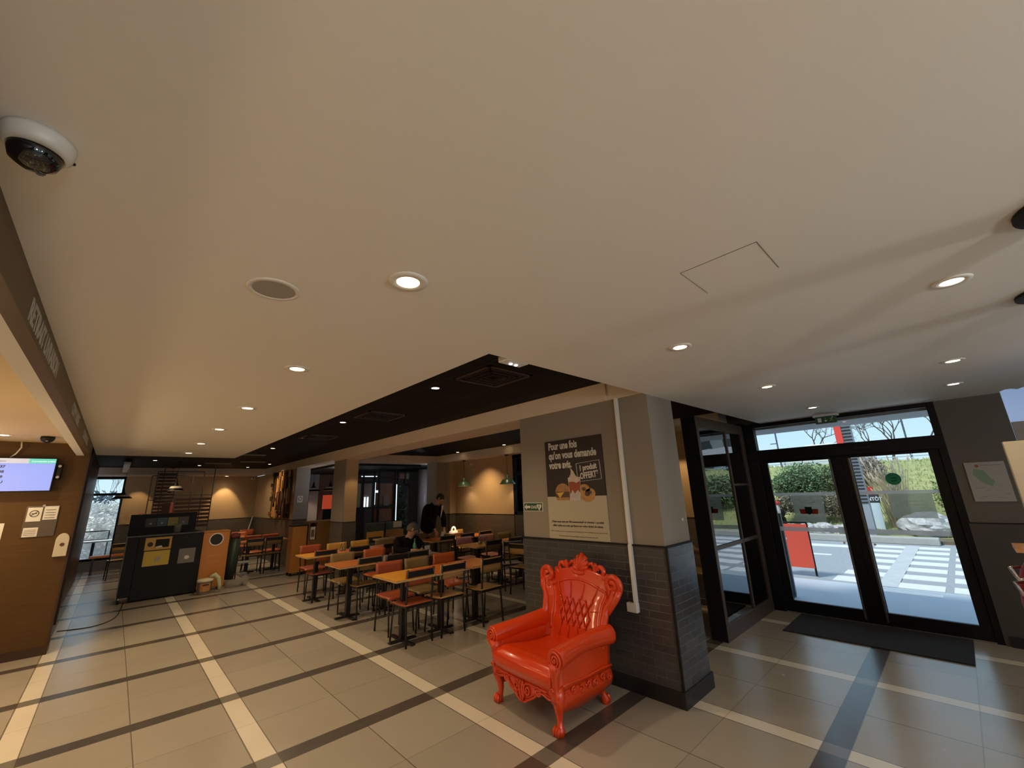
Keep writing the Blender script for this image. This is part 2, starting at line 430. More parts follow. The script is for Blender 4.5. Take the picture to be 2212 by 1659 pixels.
# entrance wall: right of the door
split_wall('wall_door', 'taupe wall right of the entrance with the framed map', 6.93, 7.10, -1.0, .03, mat('taupe_backlit_shade', (.115, .096, .078), .6), M_darkwall, 2.58)  # darker copy of the taupe, with the wall's backlit shade in its colour
struct(bx('wall_door', M_darkwall, 6.93, 7.10, -4.2, -1.0, 0, .25), 'sill of the added front window')
o = struct(MB().box(6.95, 7.03, -4.2, -4.1, .25, 2.6).box(6.95, 7.03, -2.65, -2.55, .25, 2.6).box(6.95, 7.03, -1.1, -1.0, .25, 2.6).build('window_added_7', M_alu), 'unseen front window right of the kiosk, added for daylight')  # window added out of view to throw cool daylight on the right ceiling
MB().box(6.98, 6.985, -4.1, -1.1, .25, 2.6).build('pane', M_glass, o)
struct(bx('wall_door', M_alu, 6.93, 7.10, 2.125, 2.36, 0, 2.62), 'black jamb between door and partition')
struct(bx('wall_door', M_darkwall, 6.94, 7.10, -4.2, 10, 2.60, 3.05), 'band above the entrance')
struct(bx('baseboard_right', M_skirt, 6.90, 6.93, -4.2, -.0, 0, .1), 'black skirting')
# rear: unseen glazing added behind the camera to daylight the ceiling
struct(bx('wall_rear', M_darkwall, -4.8, -.3, -4.35, -4.2, 0, 2.9), 'rear wall')
struct(bx('wall_rear', M_darkwall, -.3, 7.1, -4.35, -4.2, 0, .2), 'sill of the added rear window')
struct(bx('wall_rear', M_darkwall, -.3, 7.1, -4.35, -4.2, 2.5, 2.9), 'lintel of the added rear window')
f = MB()
for x in (-.3, 1.5, 3.3, 5.1, 6.9): f.box(x, x + .08, -4.33, -4.25, .2, 2.5)
o = struct(f.build('window_added_3', M_alu), 'unseen glazed front behind the camera, added for daylight')
MB().box(-.22, 6.9, -4.3, -4.295, .2, 2.5).build('pane', M_glass, o)
# play room shell
struct(bx('wall_play', M_darkwall, 3.94, 10.5, 17.2, 17.35, 0, 3), 'dark far wall of the play room')
struct(bx('wall_play', M_darkwall, 10.4, 10.5, 9.9, 17.2, 0, 3), 'dark right wall of the play room')
struct(bx('wall_play', M_darkwall, 7.1, 10.4, 9.9, 10.0, 0, 3), 'dark near wall of the play room')
struct(bx('floor', M_floor, 6.93, 10.4, 10.0, 17.2, -.12, 0), 'play room floor')
struct(bx('ceiling', M_black, 4.05, 6.4, 10.75, 17.2, 2.55, 2.60), 'lower black ceiling before the play room')
# ------------------------------------------------------------------ entrance door, transom, partition
X0 = 6.93
f = MB()   # outer frame
f.box(X0, X0 + .12, .03, .10, 0, 2.58).box(X0, X0 + .12, 2.0, 2.125, 0, 2.58)
f.box(X0, X0 + .12, .10, 2.0, 2.525, 2.60).box(X0 - .02, X0 + .14, .03, 2.125, 2.03, 2.185)
fr = struct(f.build('trim_3', M_alu, bevel=.004), 'black aluminium frame of the entrance')
MB().box(X0 + .02, X0 + .14, .1, 2.0, -.02, .012).build('threshold', M_steel, fr)
w1 = struct(MB().box(X0 + .06, X0 + .07, .10, 2.0, 2.185, 2.525).build('window_1', M_glass), 'clear transom pane over the entrance')
tr = MB().box(X0 + .12, X0 + .9, -.3, 2.5, 2.50, 2.62).build('trim_4', mat('grey_canopy', (.35, .37, .40), .5)); struct(tr, 'grey canopy edge outside above the transom')
M_sgreen = filmmat('green_sticker', (.06, .32, .17), .93)
M_sred = filmmat('red_print', (.45, .06, .035), .95)
M_swhite = filmmat('white_print', (.75, .78, .8), .9)
M_sdark = filmmat('dark_print', (.02, .05, .03), .9)
M_haze = filmmat('printed_film', (.55, .62, .58), .55)
def leaf(name, label, y0, y1, left):
    """y0..y1 outer edges of the leaf"""
    xf = X0 + .035
    f = MB(); a = .13
    st = .105 if left else .10
    f.box(xf, xf + .05, y0, y0 + .12 if left else y0 + a - .03, .01, 2.03) if False else None
    if left: gy0, gy1 = 1.157, 1.905
    else: gy0, gy1 = .196, .93
    f.box(xf, xf + .05, y0, gy0, .01, 2.03).box(xf, xf + .05, gy1, y1, .01, 2.03)
    f.box(xf, xf + .05, gy0, gy1, .01, .15).box(xf, xf + .05, gy0, gy1, 1.995, 2.03)
    o = struct(f.build(name, M_alu, bevel=.004), label)
    MB().box(xf + .02, xf + .03, gy0, gy1, .15, 1.995).build('pane', M_glass, o)
    for z0, z1 in ((1.527, 1.567), (1.049, 1.106)):
        MB().box(xf + .0175, xf + .019, gy0, gy1, z0, z1).build('frosted_band', M_frost, o)
    hy = gy0 - .012 if left else gy1 + .012
    h = MB().bar((xf - .06, hy, .06), (xf - .06, hy, 1.99), .03, .022)
    for z in (.12, 1.0, 1.93): h.bar((xf - .06, hy, z), (xf, hy, z), .018, .018)
    h.build('handle_bar', mat('dark_steel', (.13, .12, .11), .35, metal=.8), o, bevel=.004)
    k = MB().lathe([(0, -.035), (.012, -.035), (.012, 0)], (xf, hy + (.05 if left else -.05), .93), 12, 'x').build('lock', M_chrome, o)
    x = xf + .0165
    if left:
        MB().box(x, x + .001, 1.335, 1.69, 1.175, 1.527).build('printed_film', M_haze, o)
        for i, s in enumerate(('Nous acceptons', 'les commandes en restaurant', 'et les paiements', 'par téléphone')):
            text('lettering', s, .026, M_swhite, (x - .001, 1.512, 1.49 - i * .03), YP, ZP, o, align='CENTER')
        p = MB().prism([(-.11, .045), (.11, .045), (.10, -.02), (-.10, -.02)], (x - .002, 1.515, 1.30), (0, -1, 0), ZP, -.001).build('red_pictogram', M_sred, o)
        MB().prism([(-.04, .075), (.04, .075), (.04, .0), (.0, -.03), (-.04, .0)], (x - .004, 1.515, 1.30), (0, -1, 0), ZP, -.001).build('green_pictogram', M_sdark, o)
    else:
        MB().box(x, x + .001, .265, .655, 1.245, 1.527).build('printed_film', M_haze, o)
        for i, s in enumerate(('Vous pouvez aussi', 'commander à emporter')):
            text('lettering', s, .028, M_swhite, (x - .001, .46, 1.43 - i * .04), YP, ZP, o, align='CENTER')
        MB().lathe([(0, 0), (.073, 0), (.073, .001), (0, .001)], (x - .002, .567, 1.705), 40, 'x').build('round_sticker', M_sgreen, o)
        for i, s in enumerate(('Uber', 'Eats')):
            text('lettering', s, .03, M_sdark, (x - .004, .567, 1.708 - i * .034), YP, ZP, o, align='CENTER')
    return o
leaf('door_1', 'left glass door leaf with red printed film', 1.0305, 2.0, True)
leaf('door_2', 'right glass door leaf with round green sticker', .10, 1.0295, False)

# exit sign
t = thing('exit_sign', 'green emergency exit sign hanging over the entrance door', 'exit sign')
MB().box(6.78, 6.84, .95, 1.18, 2.455, 2.548).build('panel', mat('exit_green', (.012, .10, .045), .4), t, bevel=.004)
MB().box(6.77, 6.85, .92, 1.20, 2.548, 2.578).build('housing', M_white, t, bevel=.004)
g = MB(); n_ = (0, -1, 0)
g.box(6.776, 6.779, 1.11, 1.15, 2.475, 2.53)
g.bar((6.777, 1.065, 2.53), (6.777, 1.065, 2.49), .012, .002).prism([(-.02, 0), (.02, 0), (0, -.022)], (6.779, 1.065, 2.495), n_, ZP, .002)
g.bar((6.777, .99, 2.52), (6.777, 1.0, 2.50), .014, .002).bar((6.777, 1.0, 2.50), (6.777, 1.02, 2.48), .01, .002).bar((6.777, 1.0, 2.50), (6.777, .98, 2.478), .01, .002).bar((6.777, .99, 2.518), (6.777, 1.018, 2.513), .008, .002)
g.lathe([(0, 0), (.007, 0), (.007, .002), (0, .002)], (6.777, .985, 2.53), 10, 'x')
g.build('pictogram', mat('sign_white', (.7, .8, .75), .5), t)
anchor(t, (6.81, 1.06, 2.578))
# presence sensor
o = MB().box(6.885, 6.93, .70, .86, 2.085, 2.125).build('door_sensor', M_black, bevel=.006); tag(o, 'small black motion sensor on the beam over the door', 'sensor')
# entrance mat
M_mat = mat('charcoal_carpet', (.018, .018, .021), .95, noise=.5, nscale=14, stretch=(3, .5, 1), bump=.4, bscale=180)
o = bx('door_mat', M_mat, 6.05, 6.91, .272, 1.83, 0, .014, bevel=.004); tag(o, 'long charcoal entrance mat in front of the glass doors', 'mat')

# glazed wooden partition
M_partwood = wood('dark_partition_wood', (.075, .052, .042), .25, .4, (1, 1, 12))
p = MB()
p.box(5.245, 5.315, 2.15, 2.33, 0, 2.575).box(6.85, 6.93, 2.15, 2.33, 0, 2.575)
p.box(5.315, 6.85, 2.15, 2.33, 2.44, 2.575).box(5.315, 6.85, 2.15, 2.33, .0, .16)
p.box(6.20, 6.235, 2.155, 2.325, .16, 2.44).box(5.315, 6.85, 2.155, 2.325, .955, 1.0)
p.box(6.235, 6.85, 2.16, 2.32, 1.69, 1.72)
o = struct(p.build('wall_partition', M_partwood, bevel=.004), 'dark wooden glazed partition left of the entrance')
MB().box(5.235, 5.245, 2.155, 2.335, 0, 2.575).build('end_board', M_blackmat, o)
for i, (a, b, z0, z1) in enumerate(((5.315, 6.20, 1.0, 2.44), (6.235, 6.85, 1.72, 2.44), (6.235, 6.85, 1.0, 1.69), (5.315, 6.20, .16, .955), (6.235, 6.85, .16, .955))):
    MB().box(a, b, 2.172, 2.18, z0, z1).build('pane', M_tintglass, o)
for i, (a, z0, z1) in enumerate(((5.315, 1.527, 1.567), (5.315, 1.049, 1.106))):
    MB().box(5.315, 6.85, 2.185, 2.187, z0, z1).build('frosted_band', M_frost, o)
MB().box(5.5, 5.85, 2.20, 2.202, 1.16, 1.5).build('printed_film', mat('orange_print', (.16, .075, .03), .6), o)

# map on the wall right of the door
t = thing('wall_map', 'framed white plan with green patches on the wall right of the door', 'map')
MB().box(6.912, 6.93, -.357, -.058, 1.43, 1.85).build('board', mat('map_paper', (.36, .34, .31), .6), t, bevel=.002)
g = MB(); rnd = random.Random(4)
pts = [(-.07, .12), (.0, .10), (.03, .03), (.06, -.02), (.03, -.07), (-.02, -.04), (-.05, .0), (-.09, .06)]
g.prism([(-x, y) for x, y in pts], (6.911, -.19, 1.66), YP, ZP, -.001)
g.build('green_patch', mat('map_green', (.20, .28, .19), .7), t)
MB().lathe([(0, 0), (.016, 0), (.016, .001), (0, .001)], (6.910, -.15, 1.81), 16, 'x').build('red_emblem', mat('map_red', (.28, .10, .05), .7), t)
g = MB()
for i in range(14):
    y = rnd.uniform(-.33, -.09); z = rnd.uniform(1.45, 1.60); g.box(6.9105, 6.9112, y - .02, y + .02, z, z + .003)
g.box(6.9105, 6.9112, -.33, -.18, 1.812, 1.818)
g.build('fine_print', mat('map_grey', (.2, .19, .18), .7), t)['kind'] = 'stuff'
anchor(t, (6.92, -.2, 1.43))
# kiosk at the right edge
t = thing('order_kiosk', 'cream order kiosk with pale blue scalloped top screen at the right edge', 'kiosk')
cx, fy = 5.55, -.318
MB().box(4.92, 5.02, -1.0, -.28, .55, 1.955).build('side_panel', mat('cream_panel', (.62, .52, .36), .5), t, bevel=.004)
pts = [(-.36, 0)] + [(-.36 + .72 * i / 24, .52 + .012 * abs(math.sin(i * PI / 3))) for i in range(25)] + [(.36, 0)]
MB().prism(pts, (5.0, -.72, 1.83), YP, ZP, .03).build('scalloped_screen', mat('kiosk_blue', (.20, .30, .52), .4, emit=.5), t)
MB().box(4.95, 5.01, -1.0, -.36, 1.7, 2.1).build('screen_bezel', mat('grey_bezel', (.10, .10, .105), .5), t)
MB().box(4.9, 5.1, -1.0, -.4, 0, .55).build('base', M_blackmat, t)
anchor(t, (5.0, -.65, 0))
for i, (x, y, lab) in enumerate(((2.148, -.343, 'near black ceiling pole with round flange at the right edge'), (3.20, -.41, 'far black ceiling pole with round flange above the kiosk'))):
    t = thing('ceiling_pole', lab, 'pole', (x, y - .12, 0), 0, 'black poles hanging from the white ceiling')
    MB().lathe([(0, 2.578), (.15, 2.578), (.15, 2.565), (.09, 2.555), (.0, 2.555)], n=32).build('flange', M_black, t, smooth=False)
    MB().lathe([(.075, 2.56), (.075, 1.2), (0, 1.2)], n=24).build('tube', M_black, t, smooth=True)
# red bag
t = thing('red_bag', 'red fabric bag with bent metal handles and white print, right edge', 'bag')
b = MB().blob((4.55, -.245, .88), (.2, .14, .30), 20, 12, .02, 3); b.build('body', mat('red_fabric', (.30, .012, .02), .6, bump=.2, bscale=30), t, smooth=True)
for i, z in enumerate((1.12, 1.03)):
    MB().tube([(4.42, -.14, z), (4.36, -.10, z + .0), (4.35, -.12, z - .07), (4.36, -.2, z - .05), (4.40, -.22, z + .02)], .012, 8).build('metal_handle', M_chrome, t, smooth=True)
text('white_print', '5', .12, M_white, (4.352, -.125, .80), -YP, ZP, t, bold=.004)
anchor(t, (4.55, -.24, .58))
o = MB().box(4.45, 4.75, -.5, -.11, .5, .56).build('bag_stand', M_blackmat); tag(o, 'low black stand carrying the red bag', 'stand')
MB().box(4.5, 4.7, -.45, -.16, 0, .5).build('leg', M_blackmat, o)
o = MB().box(4.40, 4.7, -.75, -.15, 1.21, 1.24).build('wooden_shelf', wood('orange_wood', (.45, .22, .08))); tag(o, 'small orange wooden shelf above the red bag', 'shelf')
MB().box(4.55, 4.6, -.7, -.55, 0, 1.21).build('post', M_blackmat, o)
# ------------------------------------------------------------------ red baroque armchair
M_red = mat('glossy_red_plastic', (.64, .048, .005), .24, spec=.55, coat=.3)
def spiral(c, ax, ay, r0, turns, n=60, ph=0, rmin=.12):
    c = V(c); ax = V(ax); ay = V(ay); out = []
    for i in range(n + 1):
        t = i / n; a = ph + t * turns * 2 * PI; r = r0 * (1 - t * (1 - rmin))
        out.append(c + ax * r * math.cos(a) + ay * r * math.sin(a))
    return out
def armchair():
    t = thing('armchair', 'glossy red baroque armchair with tufted back standing against the brick pillar', 'armchair')
    # front is -y, right arm at +x. origin on the floor under the seat
    # seat with rolled front
    def seatf(u, v):
        prof = [(-.335, .27), (-.372, .29), (-.395, .335), (-.385, .385), (-.345, .418), (-.28, .425), (-.18, .410), (-.06, .392), (.08, .382), (.22, .385), (.30, .40)]
        k = v * (len(prof) - 1); i = min(int(k), len(prof) - 2); q = k - i
        y = prof[i][0] * (1 - q) + prof[i + 1][0] * q; z = prof[i][1] * (1 - q) + prof[i + 1][1] * q
        x = (u - .5) * 2; bow = (1 - x * x) * (-.028 if y < -.2 else 0)
        return V((x * (.352 - .035 * max(0, v - .3)), y + bow, z + .012 * (1 - x * x)))
    b = MB().grid(seatf, 20, 30); b.build('seat', M_red, t, smooth=True, solid=.02, sub=1)
    # base carcass below the seat
    def side(u, v, s):
        z = .14 + v * .30
        bul = .030 * math.sin(min(1, max(0, (v - .0) / .45)) * PI)
        y = -.33 + u * .64
        return V((s * (.350 + bul - .03 * u + .01 * v), y, z - (.03 * math.sin(u * PI) if v < .01 else 0)))
    # skirt: front apron with curved lower outline
    n = 40; low = []
    for i in range(n + 1):
        x = -1 + 2 * i / n; a = abs(x)
        z = .135 + .075 * (a ** 1.5) - .030 * math.exp(-(x / .16) ** 2) + .05 * math.exp(-((a - .62) / .22) ** 2)
        low.append((x * .335, z))
    poly = low + [(.335, .285), (-.335, .285)]
    MB().prism(poly, (0, -.335, 0), XP, ZP, .035).build('front_apron', M_red, t, bevel=.006)
    for s in (-1, 1):
        o = MB().grid(lambda u, v: side(u, v, s), 14, 12).build('side_panel', M_red, t, smooth=True, solid=.03)
        c = MB()   # foliage reliefs on the side base
        for k in range(7):
            y = -.27 + k * .085
            c.tube(spiral((s * .385, y, .235 + .015 * (k % 2)), YP, ZP, .030, 1.4 * (1 if k % 2 else -1), 16, k), .007, 6)
        c.tube([(s * .375, -.31 + .6 * i / 10, .30 + .004 * math.sin(i)) for i in range(11)], .011, 8)
        c.build('carved_relief', M_red, o, smooth=True)
    bk = [(x * .9, z) for x, z in low]
    MB().prism(bk + [(.30, .40), (-.30, .40)], (0, .30, 0), XP, ZP, .03).build('rear_apron', M_red, t, bevel=.005)
    c = MB()
    for s in (-1, 1):
        c.tube(spiral((s * .065, -.378, .215), (s, 0, 0), ZP, .045, 1.6, 30, 1.2), .008, 8)
        c.tube(spiral((s * .19, -.378, .235), (s, 0, 0), ZP, .038, -1.5, 30, 2.8), .007, 8)
        c.tube([(s * .335 * i / 14, -.376, low[20 + int(20 * i / 14)][1] + .016) for i in range(15)], .008, 8)
        c.tube([(s * .335 * i / 14, -.376, low[20 + int(20 * i / 14)][1] + .034) for i in range(2, 15)], .005, 6)
        c.tube([(s * .01, -.377, .27), (s * .03, -.38, .22), (s * .02, -.38, .16), (0, -.378, .125)], .009, 8)
        c.tube([(s * (.03 + .022 * i), -.372, .262) for i in range(13)], .008, 8)
    c.blob((0, -.376, .20), (.016, .01, .05), 12, 8); c.build('carved_relief', M_red, t, smooth=True)
    # legs: cabriole with ball and claw
    for sx, sy, y0, x0, h in ((-1, -1, -.32, .355, .27), (1, -1, -.32, .355, .27), (-1, 1, .27, .285, .26), (1, 1, .27, .285, .26)):
        L = MB(); fx, fy = sx * x0, y0
        pts = [(fx - sx * .010, fy - sy * .02, h + .03), (fx + sx * .006, fy + sy * .008, h - .01), (fx + sx * .010, fy + sy * .014, h - .055), (fx + sx * .0, fy + sy * .004, h - .11), (fx - sx * .006, fy - sy * .004, .10), (fx - sx * .002, fy, .065), (fx + sx * .008, fy + sy * .012, .035), (fx + sx * .006, fy + sy * .012, .0)]
        L.tube(pts, [.040, .050, .047, .034, .024, .023, .036, .034], 14)
        for k in (-1, 0, 1):
            L.tube([(fx + k * .020, fy + sy * .03, .062), (fx + k * .024, fy + sy * .045, .035), (fx + k * .022, fy + sy * .048, .006)], [.010, .013, .009], 8)
        L.blob((fx + sx * .01, fy + sy * .04, h - .035), (.030, .022, .038), 12, 8)
        for k in (-1, 1): L.tube(spiral((fx + k * .018 + sx * .004, fy + sy * .048, h - .03), (k, 0, 0), ZP, .016, 1.2, 14), .006, 6)
        L.build('leg', M_red, t, smooth=True)
    # armrests: horizontal roll with a scroll face, thick inner and outer panel
    for s in (-1, 1):
        a = MB(); path = []; rr = []
        for i in range(15):
            q = i / 14; y = -.37 + q * .66
            path.append((s * (.392 - .01 * q - .02 * math.sin(q * PI)), y, .500 + .015 * math.sin(q * PI) + .03 * q)); rr.append(.076 - .012 * math.sin(q * PI) + .004 * q)
        a.tube(path, rr, 24)
        o = a.build('armrest', M_red, t, smooth=False, bevel=.008, seg=3)
        for p in o.data.polygons: p.use_smooth = len(p.vertices) == 4
        pan = MB()
        def pf(u, v):
            y = -.33 + u * .62; z = .27 + v * .24
            x = s * (.345 + .018 * v * v + .012 * (1 - v) ** 2 - .02 * u * (1 - v))
            return V((x, y, z))
        pan.grid(pf, 14, 10).build('arm_panel', M_red, t, smooth=True, solid=.055, bevel=0)
        fpost = MB()      # tapering front post below the scroll
        fpost.tube([(s * .372, -.350, .46), (s * .366, -.357, .40), (s * .362, -.36, .33), (s * .356, -.352, .27), (s * .352, -.34, .22)], [.060, .036, .026, .036, .048], 14)
        fpost.tube(spiral((s * .36, -.392, .29), (s, 0, 0), ZP, .022, 1.5, 20), .006, 6)
        fpost.build('arm_post', M_red, t, smooth=True)
        sc = MB(); cx, cz = s * .392, .500
        sc.tube(spiral((cx, -.380, cz), (s, 0, 0), ZP, .062, 2.4, 90, -1.4, .10), [.0085] * 91, 8); sc.blob((cx, -.378, cz), (.014, .012, .014), 12, 8)
        sc.tube([(cx + s * .066 * math.cos(-1.4), -.374, cz + .066 * math.sin(-1.4)), (cx - s * .006, -.374, .40), (cx - s * .02, -.374, .34)], .008, 8)
        sc.build('arm_scroll', M_red, t, smooth=True)
    # back: padded shell
    def hw(z):
        pts = [(.36, .34), (.44, .356), (.52, .366), (.60, .358), (.70, .372), (.80, .42), (.90, .452), (.97, .445), (1.04, .40)]
        for (a, p), (c_, q) in zip(pts, pts[1:]):
            if z <= c_: k = max(0, (z - a) / (c_ - a)); k = k * k * (3 - 2 * k); return p + (q - p) * k
        return pts[-1][1]
    def by(x, z):                      # lean of the back plus wings that come forward
        return .265 + (z - .38) * .30
    def bf(u, v):
        x = (u - .5) * 2; z = .36 + v * (.50 + .13 * math.cos(x * PI / 2) ** .6)
        W_ = hw(z); wing = max(0, abs(x) - .72) / .28
        y = by(x, z) - wing ** 1.4 * (.055 if z < .9 else .055 - (z - .9) * .3) - .035 * (abs(x) < .72) * 0
        pad = 0
        if abs(x) < .74: pad = -.022 * (1 - (abs(x) / .74) ** 4) * min(1, v * 4)
        return V((x * W_, y + pad, z))
    b = MB().grid(bf, 44, 34); o = b.build('backrest', M_red, t, smooth=True, solid=.05, sub=1)
    # tufting: diamond piping and buttons on the pad
    tf = MB()
    def pt(x, z, off=-.058): 
        q = bf(.5 + .5 * x, (z - .36) / (.50 + .13 * max(0, math.cos(x * PI / 2)) ** .6)); return V((q.x, q.y + off * .62, z))
    dx, dz = .20, .135
    for i in range(-2, 2):
        for j in range(3):
            pass
    for r, z0 in enumerate((.53, .5975, .665, .7325)):
        xs = [-.4 + .2 * k for k in range(5)] if r % 2 == 0 else [-.5 + .2 * k for k in range(6)]
        for x in xs:
            for sgn in (-1, 1):
                x2 = x + sgn * .1; z2 = z0 + .0675
                if r < 3 and abs(x2) < .55 and abs(x) < .55:
                    tf.tube([pt(x, z0), pt((x + x2) / 2, z0 + .034, -.060), pt(x2, z2)], .0062, 6)
            tf.blob(pt(x, z0), (.012, .010, .012), 8, 6)
    for x in (-.52, -.17, .17, .5):
        tf.tube([pt(x * .97, .7325), pt(x * 1.05, .80), pt(x * 1.1, .87)], .0042, 6)
        tf.tube([pt(x * .8, .53), pt(x * .85, .47), pt(x * .9, .42)], .0042, 6)
    for s in (-1, 1): tf.tube([pt(s * .5, .66), pt(s * .72, .67)], .0042, 6)
    tf.build('tufting', M_red, o, smooth=True)
    # moulded frame following the back outline
    m = MB()
    for s in (-1, 1):
        pl = []
        for i in range(26):
            z = .42 + (.86 - .42) * i / 25; q = bf(.5 + .5 * s, (z - .36) / .50); pl.append((q.x - s * .004, q.y - .014, z))
        m.tube(pl, [.026 + .010 * math.sin(i / 25 * PI * 1.3 + .2) for i in range(26)], 12)
        pi_ = [pt(s * .80, .45 + .36 * i / 12, -.04) for i in range(13)]; m.tube(pi_, .013, 8)
        m.blob((s * .385, bf(.5 + .5 * s, .3).y - .01, .50), (.035, .04, .045), 12, 8)
    arc = [pt(-.80 + 1.60 * i / 20, .81 + .085 * math.cos((i / 20 - .5) * PI), -.04) for i in range(21)]; m.tube(arc, .012, 8)
    m.build('back_frame', M_red, t, smooth=True)
    # crest: corner scrolls, mid scrolls and shell
    Y = lambda z: by(0, z) - .02
    for s in (-1, 1):
        c = MB()
        c.tube(spiral((s * .405, Y(.9) - .035, .895), (s, 0, 0), ZP, .082, 1.45, 44, -.5, .22), [.026] * 45, 10)
        c.tube([(s * .478, Y(.9) - .04, .86), (s * .455, Y(.86) - .05, .80), (s * .415, Y(.8) - .045, .74), (s * .385, Y(.7) - .045, .68)], [.028, .028, .026, .022], 10); c.tube([(s * .36, Y(.8) - .03, .80), (s * .39, Y(.8) - .035, .82), (s * .385, Y(.8) - .035, .86)], .014, 8)
        c.tube(spiral((s * .235, Y(.99) - .01, .985), (s, 0, 0), ZP, .066, 1.15, 36, 2.2, .35), [.021] * 37, 10)
        c.tube([(s * .33, Y(.96), .955), (s * .29, Y(.93), .925), (s * .23, Y(.92), .905), (s * .16, Y(.94), .925), (s * .12, Y(.98), .97), (s * .085, Y(1), .99)], [.024, .022, .020, .020, .022, .018], 10)
        c.tube([(s * .16, Y(1), 1.0), (s * .13, Y(1.04), 1.035), (s * .09, Y(1.05), 1.03), (s * .075, Y(1.01), 1.0)], .017, 10)
        c.build('crest_scroll', M_red, t, smooth=True)
    sh = MB()
    for k in range(-3, 4):
        a = k * .42; L = .135 - .012 * abs(k)
        bx_, bz = 0, .975
        tip = (math.sin(a) * L * 1.0, bz + math.cos(a) * L)
        mid = (math.sin(a) * L * .55, bz + math.cos(a) * L * .6)
        sh.tube([(bx_, Y(bz) - .025, bz - .01), (mid[0], Y(mid[1]) - .03, mid[1]), (tip[0], Y(tip[1]) - .005, tip[1])], [.012, .022, .026 - .002 * abs(k)], 10)
    sh.tube([(math.sin(a * .3) * .07, Y(.97) - .03, .965 - .02 * math.cos(a * .3)) for a in range(-5, 6)], .018, 8)
    sh.blob((0, Y(.94), .945), (.13, .03, .05), 16, 10)
    sh.build('crest_shell', M_red, t, smooth=True)
    return t
ac = armchair()
ac.location = (2.957, 2.71, 0); ac.rotation_euler = (0, 0, math.radians(-93.5))

# ------------------------------------------------------------------ poster and sign on the big pillar (face x = 3.56)
xf = 3.548; A = (0, -1, 0)
t = thing('poster', 'tall dark and cream poster with burger and sundae on the big pillar', 'poster')
xx = 3.556
MB().box(xx - .006, 3.56, 2.436, 3.219, 1.654, 2.267).build('dark_panel', mat('poster_dark', (.016, .008, .011), .42, spec=.35), t)
MB().box(xx - .006, 3.56, 2.436, 3.219, 1.217, 1.654).build('cream_panel', mat('poster_cream', (.42, .38, .28), .35), t)
M_pw = mat('poster_lettering', (.62, .60, .55), .5)
xt = xx - .007
for i, (s, z, wd) in enumerate((('Pour une fois', 2.168, .41), ('qu\'on vous demande', 2.062, .655), ('votre avis.', 1.957, .325))):
    ob = text('lettering', s, .112, M_pw, (xt, 3.165, z), A, ZP, t, bold=.0035)
    w_ = max(v.co.y for v in ob.data.vertices) - min(v.co.y for v in ob.data.vertices)
    for v in ob.data.vertices: v.co.y = 3.165 + (v.co.y - 3.165) * wd / w_
ca, sa = math.cos(.06), math.sin(.06); A2 = (0, -ca, sa); U2 = (0, sa, ca)
bdr = MB()
for (a, b) in (((-.15, -.095), (.15, -.095)), ((.15, -.095), (.15, .095)), ((.15, .095), (-.15, .095)), ((-.15, .095), (-.15, -.095))):
    P = lambda q: V((xt - .001, 2.625, 1.905)) + V(A2) * q[0] + V(U2) * q[1]
    bdr.bar(P(a), P(b), .003, .008, up=V((1, 0, 0)))
bdr.build('offer_frame', M_pw, t)
for s, dz, sz, wd in (('1 produit', .012, .082, .22), ('OFFERT*', -.072, .088, .235)):
    o0 = V((xt - .001, 2.625, 1.905)) + V(A2) * (-.118) + V(U2) * dz
    ob = text('lettering', s, sz, M_pw, o0, A2, U2, t, bold=.003)
    w_ = max(v.co.y for v in ob.data.vertices) - min(v.co.y for v in ob.data.vertices)
    for v in ob.data.vertices: v.co.y = o0.y + (v.co.y - o0.y) * wd / w_
def flat(name, polys, y, z, m, lay=1, sc=1.0):
    g = MB()
    for pl in polys: g.prism([(a * sc, b * sc) for a, b in pl], (xx - .006 - .0012 * lay, y, z), A, ZP, .001)
    return g.build(name, m, t)
def ell(cx_, cz_, rx, rz, a0=0, a1=2 * PI, n=28): return [(cx_ + rx * math.cos(a0 + (a1 - a0) * i / n), cz_ + rz * math.sin(a0 + (a1 - a0) * i / n)) for i in range(n + (0 if a1 - a0 > 6.28 else 1))]
M_bun = mat('print_bun', (.33, .16, .05), .4, noise=.5, nscale=30); M_bund = mat('print_patty', (.06, .03, .018), .4, noise=.5, nscale=40)
M_chs = mat('print_cheese', (.60, .34, .05), .4); M_ring = mat('print_onion', (.42, .21, .06), .4, noise=.6, nscale=35)
flat('burger_bun', [ell(0, .0, .105, .092, 0, PI)], 2.99, 1.70, M_bun, 1)
flat('burger_bun', [[(-.10, -.055), (.10, -.055), (.085, -.085), (-.085, -.085)]], 2.99, 1.70, M_bun, 1)
flat('burger_filling', [[(-.108, .004), (.105, .004), (.10, -.055), (-.10, -.055)]], 2.99, 1.70, M_bund, 2)
flat('burger_cheese', [[(-.10, -.008), (.02, .0), (-.0, -.02), (-.045, -.062), (-.075, -.02)]], 2.99, 1.70, M_chs, 3)
for (cy, cz, r) in ((2.70, 1.715, .062), (2.625, 1.68, .052), (2.66, 1.665, .075)):
    flat('onion_ring', [ell(0, 0, r * 1.25, r * .95)], cy, cz, M_ring, 1 if r > .07 else 2)
    flat('onion_hole', [ell(0, 0, r * .42, r * .32)], cy, cz + .01, M_bund, 3)
flat('sundae_cup', [[(-.085, .13), (.085, .13), (.068, -.11), (-.068, -.11)]], 2.82, 1.72, mat('print_cup', (.50, .46, .44), .4, noise=.3, nscale=25), 4)
flat('sundae_sauce', [[(-.078, .08), (-.03, .09), (.03, .07), (.078, .09), (.07, -.03), (.04, .0), (.0, -.04), (-.03, .0), (-.065, -.05)]], 2.82, 1.72, mat('print_sauce', (.28, .035, .01), .4, noise=.4, nscale=30), 5)
